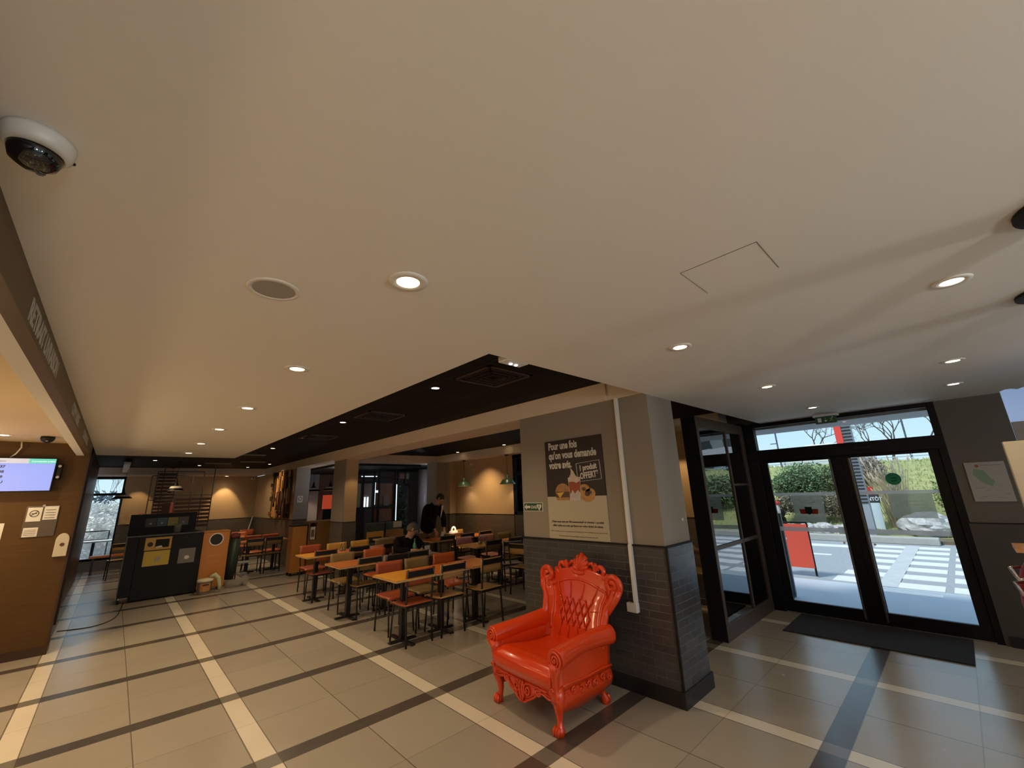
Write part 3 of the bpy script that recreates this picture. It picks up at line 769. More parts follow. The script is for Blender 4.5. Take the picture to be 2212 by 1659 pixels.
flat('sundae_cream', [[(-.07, 0), (.07, 0), (.06, .04), (.03, .07), (.008, .11), (-.035, .15), (-.026, .115), (-.03, .08), (-.06, .04)]], 2.83, 1.805, mat('print_cream', (.55, .46, .38), .4, noise=.35, nscale=18), 6)
for i, (s, z, sz, wd) in enumerate((('Dites-nous tout sur BKvousecoute.fr et recevez 1 produit', 1.385, .028, .68), ('offert grâce au code qui figure sur votre ticket de caisse.', 1.345, .028, .66),
        ('Offre valable dans les restaurants participants, voir conditions en restaurant', 1.292, .012, .74), ('Pour votre santé, évitez de manger trop gras, trop sucré, trop salé', 1.245, .013, .5))):
    ob = text('fine_print', s, sz, M_ink, (xt, 2.83, z), A, ZP, t, bold=.0005 if i < 2 else 0, align='CENTER')
    w_ = max(v.co.y for v in ob.data.vertices) - min(v.co.y for v in ob.data.vertices)
    for v in ob.data.vertices: v.co.y = 2.83 + (v.co.y - 2.83) * wd / w_
anchor(t, (3.56, 2.83, 1.217))
t = thing('defibrillator_sign', 'small green sign with white arrow, the letters DAE and a heart on the big pillar', 'sign')
MB().box(3.552, 3.56, 3.305, 3.607, 1.497, 1.594).build('white_border', M_paper, t)
MB().box(3.550, 3.553, 3.313, 3.599, 1.504, 1.587).build('green_panel', mat('dae_green', (.010, .07, .035), .4), t)
MB().prism([(-.04, 0), (-.005, .033), (-.005, .013), (.055, .013), (.055, -.013), (-.005, -.013), (-.005, -.033)], (3.549, 3.553, 1.545), A, ZP, .001).build('arrow', M_pw, t)
text('lettering', 'DAE', .048, M_pw, (3.549, 3.485, 1.528), A, ZP, t, bold=.001)
hp = [(0, -.038), (.036, .006), (.034, .026), (.016, .034), (0, .022), (-.016, .034), (-.034, .026), (-.036, .006)]
MB().prism(hp, (3.549, 3.357, 1.543), A, ZP, .001).build('heart', M_pw, t)
MB().prism([(-.004, .018), (.008, .018), (.0, .002), (.008, .002), (-.008, -.02), (-.002, -.004), (-.01, -.004)], (3.5475, 3.357, 1.543), A, ZP, .001).build('bolt', mat('dae_green', (0, 0, 0)), t)
anchor(t, (3.556, 3.456, 1.497))
# surface conduit and box
c = MB().box(3.520, 3.56, 2.195, 2.225, 1.215, 2.60).box(3.508, 3.548, 2.195, 2.225, .715, 1.215)
o = c.build('cable_duct', M_white, bevel=.003); tag(o, 'white vertical cable duct running down the big pillar', 'cable duct')
o = MB().box(3.50, 3.548, 2.19, 2.295, .645, .722).build('junction_box', M_white, bevel=.006); tag(o, 'small white junction box at the foot of the cable duct', 'box')
c = MB().box(3.535, 3.56, 2.32, 2.36, 2.60, 2.79)
o = c.build('cable_duct', M_beam, bevel=.002); tag(o, 'short pale cable duct on the beam above the pillar', 'cable duct')
o = MB().lathe([(0, -.004), (.013, -.004), (.013, 0), (0, 0)], (3.96, 1.885, 1.41), 16, 'y').build('wall_button', M_white); tag(o, 'tiny white round button on the right face of the pillar', 'button')
# ------------------------------------------------------------------ chairs
M_frame = mat('black_steel_frame', (.012, .011, .011), .38)
PLY = {
 'wood':   mat('ply_natural', (.52, .30, .11), .32, noise=.18, nscale=6, stretch=(1, 8, 1)),
 'yellow': mat('ply_yellow', (.66, .36, .08), .32, noise=.1, nscale=6, stretch=(1, 8, 1)),
 'olive':  mat('ply_olive', (.26, .17, .065), .34, noise=.15, nscale=6, stretch=(1, 8, 1)),
 'redbrown': mat('ply_redbrown', (.38, .085, .035), .32, noise=.1, nscale=8),
 'orange': mat('ply_orange', (.55, .12, .03), .32, noise=.08, nscale=8),
 'pink':   mat('ply_pink', (.50, .20, .17), .34, noise=.06, nscale=8),
 'pale':   mat('ply_pale', (.48, .42, .36), .4, noise=.06, nscale=8),
 'dark':   mat('ply_dark', (.10, .045, .025), .32, noise=.15, nscale=8),
}
M_plyedge = mat('ply_edge', (.50, .33, .16), .5, noise=.2, nscale=30)
_chair_me = {}
def chair_proto(kind):
    t = thing('dining_chair', 'chair', 'chair')
    m = PLY[kind]
    def sf(u, v):
        x = (u - .5) * .39 * (1 - .10 * (v < .02)); y = -.19 + .385 * v
        z = .452 - .012 * math.sin(v * PI) + (.0 if v < .85 else -.03 * ((v - .85) / .15) ** 2)
        return V((x, y, z))
    s = MB().grid(sf, 8, 12); s.build('seat', m, t, smooth=True, solid=.013, bevel=0)
    b = MB(); b.grid(lambda u, v: V(((u - .5) * .40, -.178 - .012 * v + .012 * (1 - (2 * u - 1) ** 2) * -1, .665 + .175 * v)), 8, 3)
    b.build('backrest', m, t, smooth=True, solid=.011)
    f = MB()
    f.box(-.18, .18, -.17, -.145, .415, .438).box(-.18, .18, .15, .17, .415, .438)
    f.box(-.18, -.16, -.17, .17, .415, .438).box(.16, .18, -.17, .17, .415, .438)
    f.build('seat_frame', M_frame, t)
    r = MB().box(-.175, .175, -.212, -.200, .760, .828); r.build('back_rail', M_frame, t)
    for s_ in (-1, 1):
        MB().tube([(s_ * .182, -.207, .845), (s_ * .178, -.185, .60), (s_ * .172, -.165, .43), (s_ * .178, -.195, 0)], .0125, 8).build('leg', M_frame, t, smooth=True)
        MB().tube([(s_ * .170, .155, .43), (s_ * .178, .20, 0)], .0115, 8).build('leg', M_frame, t, smooth=True)
    return t
PROTO = {}
def chair(kind, x, y, rz, label, group):
    if kind not in PROTO:
        PROTO[kind] = c = chair_proto(kind); c.location = (x, y, 0); c.rotation_euler = (0, 0, rz); c['label'] = label; c['group'] = group
        return c
    return dup(PROTO[kind], (x, y, 0), rz, label, group)
# ------------------------------------------------------------------ tables
TOP = {'yellow': mat('laminate_yellow', (.72, .33, .03), .3), 'orange': mat('laminate_orange', (.66, .18, .03), .3),
       'brown': mat('laminate_orange_brown', (.50, .15, .035), .3), 'pinkish': mat('laminate_pink_orange', (.75, .24, .09), .3), 'beige': mat('laminate_beige', (.40, .30, .18), .32)}
TP = {}
def table(kind, x, y, label, group, rz=0):
    if kind not in TP:
        TP[kind] = t = thing('dining_table', label, 'table', (x, y, 0), rz, group)
        MB().box(-.276, .276, -.315, .315, .722, .747).build('edge_band', M_plyedge, t, bevel=.012)
        MB().box(-.274, .274, -.313, .313, .747, .752).build('tabletop', TOP[kind], t, bevel=.002)
        MB().box(-.032, .032, -.032, .032, .012, .70).build('column', M_frame, t)
        MB().box(-.16, .16, -.02, .02, .70, .722).box(-.02, .02, -.2, .2, .70, .722).build('top_bracket', M_frame, t)
        MB().box(-.03, .03, -.27, .27, .0, .022).box(-.18, .18, -.03, .03, .0, .022).build('foot', M_frame, t, bevel=.006)
        return t
    return dup(TP[kind], (x, y, 0), rz, label, group)
G1, G2, G3 = 'tables in the central rows', 'chairs in the central rows', 'chairs in the right-hand rows'
FY = PI   # facing the camera side (back at larger y)
# row nearest the camera
table('yellow', 2.83, 5.115, 'yellow-topped end table of the row nearest the camera', G1)
table('orange', 3.39, 5.115, 'orange-topped table in the middle of the nearest row', G1)
table('orange', 3.97, 5.115, 'orange-topped table at the right end of the nearest row', G1)
chair('redbrown', 2.90, 5.02, 0, 'red-brown chair with black rail pushed under the yellow table, nearest the camera', G2)
chair('wood', 3.385, 5.01, 0, 'natural wood chair seen from behind, middle of the nearest row', G2)
chair('wood', 3.99, 4.94, .03, 'natural wood chair seen from behind, right end of the nearest row', G2)
chair('redbrown', 2.95, 5.56, FY, 'red-brown chair across the yellow table from the camera', G2)
chair('olive', 3.385, 5.56, FY, 'olive wood chair facing the camera behind the middle orange table', G2)
chair('orange', 3.89, 5.60, FY, 'orange chair facing the camera behind the right orange table', G2)
# second row
table('brown', 2.79, 6.72, 'orange-brown end table of the second row', G1)
table('beige', 3.37, 6.72, 'beige table in the middle of the second row', G1)
table('beige', 3.97, 6.72, 'beige table with the green bottle in the second row', G1)
chair('olive', 2.99, 6.63, 0, 'olive chair with black rail at the end of the second row, seen from behind', G2)
chair('dark', 3.40, 6.56, 0, 'dark brown chair seen from behind in the middle of the second row', G2)
chair('olive', 3.80, 6.60, 0, 'olive chair seen from behind in front of the seated man', G2)
chair('olive', 2.92, 7.17, FY, 'olive chair facing the camera behind the orange-brown table', G2)
chair('orange', 3.50, 7.21, FY, 'orange chair facing the camera left of the seated man', G2)
chair('dark', 4.02, 7.18, FY, 'dark chair the man in black sits on', G2)
# third row
table('yellow', 2.83, 8.33, 'yellow table next to the orange cabinet in the third row', G1)
table('pinkish', 3.41, 8.33, 'orange-pink table with glass shakers in the third row', G1)
table('pinkish', 3.99, 8.33, 'orange-pink table behind the seated man', G1)
chair('redbrown', 2.90, 8.26, 0, 'red-brown chair seen from behind at the yellow table of the third row', G2)
chair('dark', 3.50, 8.22, 0, 'dark chair seen from behind in the third row', G2)
chair('dark', 4.10, 8.10, 0, 'dark red chair left of the seated man\'s head', G2)
chair('redbrown', 3.01, 9.06, FY, 'red-brown chair in front of the orange cabinet', G2)
chair('yellow', 3.48, 8.92, FY, 'yellow wood chair facing the camera in front of the wooden station', G2)
chair('yellow', 3.97, 8.92, FY, 'yellow wood chair facing the camera below the middle pillar', G2)
# right-hand block
table('yellow', 5.32, 6.74, 'yellow table with shakers in the right-hand front row', G1)
table('brown', 5.90, 6.74, 'orange-brown middle table of the right-hand front row', G1)
table('yellow', 6.46, 6.74, 'yellow table at the wall end of the right-hand front row', G1)
chair('olive', 5.46, 6.61, 0, 'olive chair seen from behind at the yellow table with shakers', G3)
chair('wood', 6.04, 6.60, 0, 'natural wood chair seen from behind nearest the pillar edge', G3)
chair('pink', 5.52, 7.28, FY, 'left of the two pink chairs facing the camera', G3)
chair('pink', 6.12, 7.27, FY, 'right of the two pink chairs facing the camera', G3)
chair('olive', 6.62, 7.22, FY, 'olive chair facing the camera by the right wall', G3)
table('brown', 5.40, 8.38, 'orange-brown table the standing man leans over', G1)
table('orange', 5.98, 8.38, 'orange table right of the standing man', G1)
table('orange', 6.56, 8.38, 'orange table against the right wall', G1)
chair('dark', 5.53, 8.28, 0, 'dark chair seen from behind in front of the standing man', G3)
chair('dark', 6.10, 8.30, 0, 'dark chair seen from behind below the left green pendant', G3)
chair('olive', 6.68, 8.35, 0, 'olive chair seen from behind below the right green pendant', G3)
chair('yellow', 6.55, 8.98, FY, 'yellow chair facing the camera against the tan wall', G3)
# chair and table cut by the big pillar
table('pinkish', 5.95, 5.35, 'pink-topped table half hidden by the big pillar', G1, PI / 2)
chair('wood', 5.48, 5.62, -PI / 2 + .15, 'natural wood chair half hidden by the left edge of the big pillar', G3)
chair('pale', 5.60, 6.12, -.4, 'pale chair half hidden by the left edge of the big pillar', G3)
# far-left block
GL = 'chairs behind the recycling station'
table('orange', 2.66, 12.85, 'orange table behind the recycling station, left', 'tables behind the recycling station')
table('orange', 3.24, 12.85, 'orange table in front of the carved panel', 'tables behind the recycling station')
chair('wood', 2.69, 12.50, 0, 'low chair seen from behind right of the orange bin', GL)
chair('olive', 3.11, 12.50, 0, 'chair seen from behind in front of the carved panel', GL)
chair('orange', 2.87, 13.30, FY, 'orange chair facing the camera right of the orange bin', GL)
chair('orange', 3.30, 13.30, FY, 'orange chair facing the camera below the carved panel', GL)
table('orange', 2.7, 15.0, 'orange table near the far wall', 'tables behind the recycling station')
chair('orange', 2.95, 15.5, FY, 'red-orange chair second from the far wall', GL)
chair('orange', 3.35, 16.5, FY, 'orange chair in the corner of the far wall', GL)
table('orange', .55, 15.4, 'orange table by the far window', 'tables by the far window')
chair('wood', .25, 14.9, 0.1, 'wooden chair by the far window seen past the wooden wall', 'chairs by the far window')
o = MB().box(-.3, .75, 16.2, 16.5, .42, .47).build('window_bench', TOP['orange'], bevel=.004); tag(o, 'orange bench along the far window', 'bench')
MB().box(-.25, -.2, 16.22, 16.48, 0, .42).box(.65, .7, 16.22, 16.48, 0, .42).build('leg', M_frame, o)
t = chair('olive', 6.75, 3.05, PI / 2, 'chair seen between the pillar and the glazed partition', G3)
table('orange', 6.35, 3.9, 'orange table seen between the pillar and the glazed partition', G1)

# ------------------------------------------------------------------ things on the tables
M_clear = glassmat('clear_bottle_glass', (.92, .96, .95), 1.45, .05)
M_greenb = glassmat('green_bottle_glass', (.25, .62, .40), 1.45, .05)
def shaker(x, y, label, group, s=1.0):
    t = thing('shaker', label, 'shaker', (x, y, .752), 0, group)
    MB().lathe([(0, 0), (.024 * s, 0), (.026 * s, .02), (.022 * s, .07), (.012 * s, .10), (.011 * s, .12), (0, .12)], n=16).build('glass_body', M_clear, t, smooth=True)
    MB().lathe([(.013 * s, .115), (.013 * s, .14), (0, .145)], n=12).build('cap', M_steel, t, smooth=True)
    MB().lathe([(0, .004), (.021 * s, .004), (.019 * s, .05), (0, .05)], n=12).build('contents', M_paper, t, smooth=True)
    return t
for i, (x, y, l) in enumerate(((3.28, 8.36, 'left of the three shakers on the orange-pink table'), (3.36, 8.42, 'middle of the three shakers on the orange-pink table'), (3.45, 8.34, 'right of the three shakers on the orange-pink table'))): shaker(x, y, l, 'glass shakers on the orange-pink table')
for i, (x, y, l) in enumerate(((5.40, 6.78, 'left shaker on the yellow table in front of the pink chairs'), (5.48, 6.84, 'middle shaker on the yellow table in front of the pink chairs'), (5.53, 6.74, 'right shaker on the yellow table in front of the pink chairs'))): shaker(x, y, l, 'glass shakers on the right-hand yellow table', 1.25)
t = thing('bottle', 'green glass bottle on the beige table before the seated man', 'bottle', (4.03, 6.93, .752))
MB().lathe([(0, 0), (.032, 0), (.034, .01), (.034, .11), (.014, .17), (.012, .21), (0, .21)], n=20).build('body', mat('green_bottle', (.05, .20, .11), .15, spec=.6), t, smooth=True)
MB().lathe([(.0135, .205), (.0135, .225), (0, .226)], n=12).build('cap', M_steel, t, smooth=True)
t = thing('bottle', 'small clear bottle right of the green bottle', 'bottle', (4.17, 6.9, .752))
MB().lathe([(0, 0), (.025, 0), (.027, .06), (.012, .11), (.011, .13), (0, .13)], n=18).build('body', M_clear, t, smooth=True)
MB().lathe([(.0125, .125), (.0125, .14), (0, .142)], n=12).build('cap', M_black, t, smooth=True)
o = MB().box(-.07, .07, -.002, .002, 0, .10).box(-.07, .07, -.03, -.002, 0, .012).build('menu_card', M_paper); o.location = (4.20, 6.78, .753); o.rotation_euler = (0, 0, .3)
tag(o, 'white standing card on the beige table right of the bottles', 'card')
t = thing('table_card', 'folded white table card with dark photo by the standing man\'s hand', 'card', (5.52, 8.25, .752), .2)
MB().prism([(-.05, 0), (.05, 0), (.005, .16), (-.005, .16)], (0, -.05, 0), XP, ZP, -.004).build('side', M_paper, t)
MB().prism([(-.05, 0), (-.045, 0), (.003, .16), (-.003, .16)], (0, .05, 0), XP, ZP, .1).build('sleeve', M_paper, t)
MB().box(-.03, .03, -.0565, -.0545, .03, .10).build('printed_photo', M_ink, t)
t = thing('napkin_holder', 'lit arch-shaped white napkin holder standing on a wooden tray', 'napkin holder', (5.98, 8.50, .835))
arc = [( .055 * math.cos(a), 0, .05 + .085 * math.sin(a)) for a in [PI * i / 16 for i in range(17)]]
MB().tube([(.055, 0, 0)] + arc + [(-.055, 0, 0)], .02, 10).build('arch', mat('glowing_paper', (1.0, .72, .5), .5, emit=.45), t, smooth=True)
MB().box(-.09, .09, -.05, .05, 0, .045).build('napkin_stack', mat('glowing_paper', (1, 1, 1)), t, bevel=.006)
l = bpy.data.lights.new('lamp_glow', 'POINT'); l.energy = .7; l.color = (1, .7, .45); l.shadow_soft_size = .05
lo = bpy.data.objects.new('lamp_glow', l); COL.objects.link(lo); lo.location = (5.98, 8.42, .95)
o = MB().box(5.78, 6.18, 8.36, 8.64, .752, .835).build('wooden_tray', PLY['olive'], bevel=.004); tag(o, 'shallow wooden tray under the lit napkin holder', 'tray')

# ------------------------------------------------------------------ recycling station
t = thing('recycling_station', 'wide black recycling station on castors with yellow and grey labels', 'waste station')
fx0, fx1, fy = .262, 1.425, 10.95
b = MB(); b.box(fx0 + .17, fx1, fy, fy + .62, .03, 1.15).box(fx0, fx0 + .17, fy, fy + .62, .10, 1.15)
b.build('cabinet', M_black, t, bevel=.006)
MB().box(fx0 - .01, fx1 + .01, fy - .012, fy + .64, 1.150, 1.176).build('top_edge', mat('dark_grey_edge', (.055, .05, .048), .4), t, bevel=.003)
MB().box(fx0 - .008, fx0, fy - .012, fy + .02, .10, 1.15).build('edge_strip', mat('grey_strip', (.20, .21, .23), .4), t)
bb = MB().box(fx0 + .0, 1.325, fy + .48, fy + .60, 1.176, 1.56); bb.build('back_board', M_black, t, bevel=.004)
for i, (c, nm) in enumerate((((.060, .042, .034), 'brown_label'), ((.05, .11, .12), 'teal_label'), ((.33, .28, .045), 'yellow_label'), ((.11, .105, .10), 'grey_label'))):
    x = .50 + i * .175
    MB().box(x, x + .165, fy + .476, fy + .479, 1.31, 1.475).build(nm, mat('st_' + nm, c, .5), t)
    MB().blob((x + .08, fy + .474, 1.37), (.022, .002, .018), 10, 6).build('pictogram', mat('st_pict', (.35, .34, .30), .5), t)
M_yl = mat('station_yellow', (.52, .30, .03), .45); M_yl2 = mat('station_yellow_poster', (.56, .40, .035), .45)
y_ = MB()
y_.box(.527, .925, fy - .006, fy, .893, .93).box(.527, .925, fy - .006, fy, 1.085, 1.122).box(.527, .56, fy - .006, fy, .93, 1.085).box(.89, .925, fy - .006, fy, .93, 1.085).box(.65, .68, fy - .006, fy, .93, 1.085)
y_.build('slot_frame', M_yl, t)
MB().box(.56, .65, fy - .004, fy, .93, 1.085).build('round_slot_plate', M_yl, t)
MB().lathe([(0, -.002), (.042, -.002), (.042, 0), (0, 0)], (.605, fy - .004, 1.0), 24, 'y').build('round_slot', M_ink, t)
MB().prism([(.0, 0), (.11, 0), (.085, .04), (0, .02)], (.69, fy - .004, .93), XP, ZP, .002).build('wrapper', M_paper, t)
MB().box(.535, .925, fy - .004, fy, .607, .875).build('yellow_poster', M_yl2, t)
MB().prism([(-.02, -.05), (.03, -.04), (.05, .03), (.03, .05), (-.03, .02), (-.05, -.02)], (.75, fy - .005, .73), XP, ZP, .001).build('pictogram', mat('st_pict', (0, 0, 0)), t)
MB().box(1.065, 1.33, fy - .004, fy, .595, .87).build('grey_poster', mat('st_grey_poster', (.17, .155, .145), .45), t)
MB().prism([(-.04, -.02), (.0, -.04), (.045, -.01), (.03, .03), (-.03, .035)], (1.20, fy - .005, .70), XP, ZP, .001).build('pictogram', M_pw, t)
for x in (fx0 + .03, fx0 + .03, 1.40, 1.40):
    pass
for x, yy in ((fx0 + .03, fy + .04), (fx0 + .03, fy + .56), (1.40, fy + .04)):
    MB().lathe([(0, -.014), (.04, -.014), (.04, .014), (0, .014)], (x, yy, .04), 16, 'x').build('castor', M_blackmat, t)
    MB().box(x - .012, x + .012, yy - .02, yy + .02, .05, .10).build('castor_bracket', M_steel, t)
anchor(t, (.85, 11.25, 0))
o = MB().lathe([(0, 0), (.05, 0), (.062, .17), (.055, .17), (.045, .01), (0, .01)], (1.0, fy + .2, 1.176), 24).build('plastic_cup', filmmat('cup_plastic', (.5, .5, .45), .35), smooth=True); tag(o, 'clear plastic cup on top of the recycling station', 'cup')
o = MB().box(1.08, 1.34, fy + .12, fy + .3, 1.176, 1.20).build('serving_tray', M_black, bevel=.008); tag(o, 'black serving tray on top of the recycling station', 'tray')
t = thing('waste_bin', 'tall orange waste bin with round hole beside the black recycling station', 'waste bin')
M_or = mat('orange_bin_panel', (.50, .185, .018), .35)
MB().box(1.435, 1.895, 10.975, 11.42, .06, 1.14).build('cabinet', M_or, t, bevel=.006)
MB().box(1.425, 1.905, 10.965, 11.43, 1.14, 1.16).build('top_edge', M_or, t, bevel=.003)
MB().box(1.455, 1.875, 10.968, 10.975, .09, 1.12).build('door', M_or, t, bevel=.002)
MB().ring([(.108, -.004), (.125, -.004), (.125, .004), (.108, .004)], (1.665, 10.966, .99), 40, 'y').build('hole_ring', M_white, t)
MB().lathe([(0, -.002), (.109, -.002), (.109, .002), (0, .002)], (1.665, 10.967, .99), 40, 'y').build('hole', M_ink, t)
text('lettering', 'GOBELETS', .055, mat('bin_print', (.62, .30, .12), .5), (1.665, 10.966, .66), XP, ZP, t, align='CENTER')
text('lettering', 'PAILLES', .055, mat('bin_print', (0, 0, 0)), (1.665, 10.966, .54), XP, ZP, t, align='CENTER')
for x, yy in ((1.48, 11.02), (1.85, 11.02), (1.48, 11.38), (1.85, 11.38)): MB().lathe([(0, -.012), (.03, -.012), (.03, .012), (0, .012)], (x, yy, .03), 12, 'x').build('castor', M_blackmat, t)
anchor(t, (1.665, 11.2, 0))
# bucket with rag
t = thing('bucket', 'white-lidded bucket with orange label on the floor before the orange bin', 'bucket', (1.53, 10.68, 0))
MB().lathe([(0, 0), (.105, 0), (.125, .23), (0, .23)], n=28).build('body', mat('bucket_grey', (.16, .14, .12), .35), t, smooth=False)
MB().lathe([(0, .285), (.12, .28), (.138, .262), (.14, .235), (.128, .225)], n=28).build('lid', mat('bucket_lid', (.62, .57, .42), .45), t, smooth=True)
MB().grid(lambda u, v: V((.124 * math.sin((u - .5) * 1.5) * (1 - .08 * (1 - v)), -.124 * math.cos((u - .5) * 1.5) * (1 - .08 * (1 - v)), .06 + .15 * v)), 12, 2).build('label', mat('bucket_label', (.55, .25, .07), .5), t, smooth=True)
MB().box(-.05, .05, -.127, -.122, .17, .19).build('label_stripe', M_ink, t)
o = MB().tube([(1.60, 10.70, .30), (1.68, 10.68, .33), (1.74, 10.66, .27), (1.77, 10.65, .13), (1.79, 10.64, .03)], [.03, .045, .04, .035, .03], 10).build('cloth', mat('pale_cloth', (.50, .50, .32), .9, bump=.4, bscale=40), smooth=True)
tag(o, 'pale green cloth hanging over the bucket edge', 'cloth')
t = thing('cleaning_trolley', 'narrow cleaning trolley with dark green bag right of the orange bin', 'cleaning trolley')
MB().tube([(2.02, 11.32, .12), (2.05, 11.32, .5), (2.07, 11.32, .95)], [.10, .12, .11], 12).build('green_bag', mat('dark_green_bag', (.022, .035, .025), .5, bump=.5, bscale=12), t, smooth=True)
MB().tube([(1.94, 11.38, 0.02), (1.96, 11.4, 1.05), (2.16, 11.4, 1.05), (2.16, 11.38, .02)], .012, 8).build('frame', M_frame, t, smooth=True)
MB().blob((2.06, 11.34, 1.0), (.10, .08, .07), 12, 8, .15, 2).build('cleaning_head', mat('trolley_red', (.16, .035, .02), .7), t, smooth=True)
MB().box(2.2, 2.42, 11.35, 11.6, .40, .43).box(2.2, 2.38, 11.3, 11.5, .17, .2).build('dust_pan', M_steel, t, bevel=.004)
MB().box(1.92, 2.2, 11.25, 11.55, 0, .05).build('base', mat('trolley_red2', (.22, .05, .03), .6), t)
anchor(t, (2.05, 11.35, 0))
o = MB().blob((2.1, 10.98, .07), (.17, .12, .07), 16, 8, .22, 5).blob((2.27, 10.98, .10), (.08, .07, .10), 12, 8, .2, 9).build('plastic_bag', filmmat('bag_film', (.55, .53, .5), .5), smooth=True)
tag(o, 'crumpled clear plastic bag on the floor beside the orange bin', 'bag')
cpts = [(-.35, 9.45, .004), (.02, 9.35, .004), (.25, 9.7, .004), (.33, 10.4, .004), (.38, 11.2, .004)]
cc = []
for i in range(4):
    for k in range(8):
        q = k / 8; a = V(cpts[max(0, i - 1)]); b_ = V(cpts[i]); c_ = V(cpts[i + 1]); d_ = V(cpts[min(4, i + 2)])
        cc.append(.5 * ((2 * b_) + (c_ - a) * q + (2 * a - 5 * b_ + 4 * c_ - d_) * q * q + (3 * b_ - a - 3 * c_ + d_) * q ** 3))
o = MB().tube(cc, .006, 6).build('power_cord', M_blackmat); tag(o, 'thin black cord curving over the floor to the recycling station', 'cord')

# ------------------------------------------------------------------ wooden station with narrow orange cabinet
M_sw = wood('station_wood', (.20, .105, .035), .3, .42, (10, 10, 1))
t = thing('tray_cabinet', 'narrow orange cabinet with black top beside the carved wall', 'cabinet')
MB().box(3.21, 3.535, 11.2, 11.55, .07, 1.11).build('body', mat('orange_cabinet', (.40, .165, .03), .42), t, bevel=.004)
MB().box(3.20, 3.56, 11.19, 11.58, 1.11, 1.135).build('top', M_black, t, bevel=.003)
for x, yy in ((3.25, 11.25), (3.50, 11.25), (3.25, 11.5), (3.5, 11.5)): MB().lathe([(0, -.012), (.035, -.012), (.035, .012), (0, .012)], (x, yy, .035), 12, 'x').build('castor', M_blackmat, t)
anchor(t, (3.37, 11.37, 0))
t = thing('service_cabinet', 'brown wooden service cabinet with open niche before the middle pillar', 'cabinet')
c = MB(); c.box(3.76, 4.32, 11.2, 11.7, 0, 1.20).box(3.57, 3.76, 11.62, 11.7, 0, 1.20).box(3.57, 3.76, 11.2, 11.62, 1.165, 1.20).box(3.57, 3.76, 11.2, 11.62, 0, .76).box(3.57, 3.59, 11.2, 11.62, .76, 1.165)
c.build('body', M_sw, t); MB().box(4.32, 4.36, 11.19, 11.7, 0, 1.205).build('end_panel', M_darkwood, t)
anchor(t, (3.97, 11.45, 0))
o = MB().box(3.62, 3.74, 11.25, 11.27, .77, 1.07).build('leaflet_holder', M_paper, bevel=.002); tag(o, 'white leaflet holder in the niche of the wooden cabinet', 'leaflet holder')
MB().box(3.645, 3.715, 11.246, 11.249, .83, 1.0).build('printed_photo', mat('st_pict2', (.2, .08, .06), .5), o)

# ------------------------------------------------------------------ counter wall items
yw = 8.15
t = thing('order_screen', 'wall screen with pale blue display and white and green header bar', 'screen')
MB().box(-2.0, -.64, 8.03, 8.09, 1.95, 2.37).build('housing', M_black, t, bevel=.004)
s_ = NT('screen_display'); s_.b.inputs['Base Color'].default_value = (.02, .02, .03, 1); s_.b.inputs['Emission Color'].default_value = (.30, .36, .80, 1); s_.b.inputs['Emission Strength'].default_value = .95
MB().box(-1.99, -.652, 8.028, 8.031, 1.962, 2.30).build('display', s_.m, t)
MB().box(-1.99, -.885, 8.027, 8.031, 2.30, 2.36).build('header_bar', mat('screen_grey', (.40, .42, .50), .5, emit=.8), t)
MB().box(-.885, -.652, 8.027, 8.031, 2.30, 2.36).build('header_bar', mat('screen_green', (.10, .45, .38), .5, emit=.8), t)
M_sd = mat('screen_ink', (.03, .03, .08), .5, emit=.3); M_sw2 = mat('screen_white', (.7, .75, .85), .5, emit=.8)
text('lettering', 'Commandes prêtes', .026, M_sw2, (-.76, 8.026, 2.318), XP, ZP, t, align='CENTER')
text('lettering', 'En préparation', .026, M_sd, (-1.15, 8.026, 2.318), XP, ZP, t, align='CENTER')
for i, s in enumerate(('837', '838', '839', 'THU')): text('lettering', s, .042, M_sd, (-1.10, 8.026, 2.245 - i * .062), XP, ZP, t, bold=.002, align='CENTER')
MB().box(-.93, -.928, 8.026, 8.03, 1.99, 2.28).build('divider', mat('screen_line', (.25, .28, .55), .5, emit=.5), t)
MB().box(-1.5, -1.1, 8.09, 8.15, 2.05, 2.25).build('bracket', M_black, t)
anchor(t, (-1.3, 8.1, 1.95))
t = thing('receipt_printer', 'small black device mounted on the wall right of the order screen', 'device')
MB().box(-.635, -.585, 8.05, 8.14, 2.10, 2.30).build('body', M_black, t, bevel=.01)
for z in (2.13, 2.27): MB().lathe([(0, -.004), (.016, -.004), (.016, 0), (0, 0)], (-.61, 8.049, z), 14, 'y').build('knob', M_steel, t)
anchor(t, (-.61, 8.12, 2.1))
t = thing('notice_board', 'glass notice board with no-smoking sign on the wooden wall', 'notice board')
MB().box(-.815, -.525, 8.138, 8.15, 1.395, 1.775).build('backing', mat('board_back', (.075, .055, .038), .25), t, bevel=.003)
MB().box(-.80, -.675, 8.134, 8.138, 1.585, 1.755).build('paper', M_paper, t); MB().box(-.66, -.535, 8.134, 8.138, 1.60, 1.765).build('paper', M_paper, t)
MB().box(-.80, -.675, 8.134, 8.138, 1.40, 1.51).build('paper', M_paper, t)
g = MB(); g.ring([(.034, -.001), (.042, -.001), (.042, 0), (.034, 0)], (-.738, 8.133, 1.68), 28, 'y').bar((-.765, 8.1325, 1.655), (-.711, 8.1325, 1.705), .008, .001, up=V((0, 1, 0))).bar((-.763, 8.132, 1.68), (-.713, 8.132, 1.68), .008, .001, up=V((0, 1, 0)))
for k in range(4): g.box(-.645, -.555, 8.132, 8.134, 1.62 + k * .032, 1.626 + k * .032)
for k in range(4): g.box(-.79, -.69, 8.132, 8.134, 1.42 + k * .02, 1.424 + k * .02)
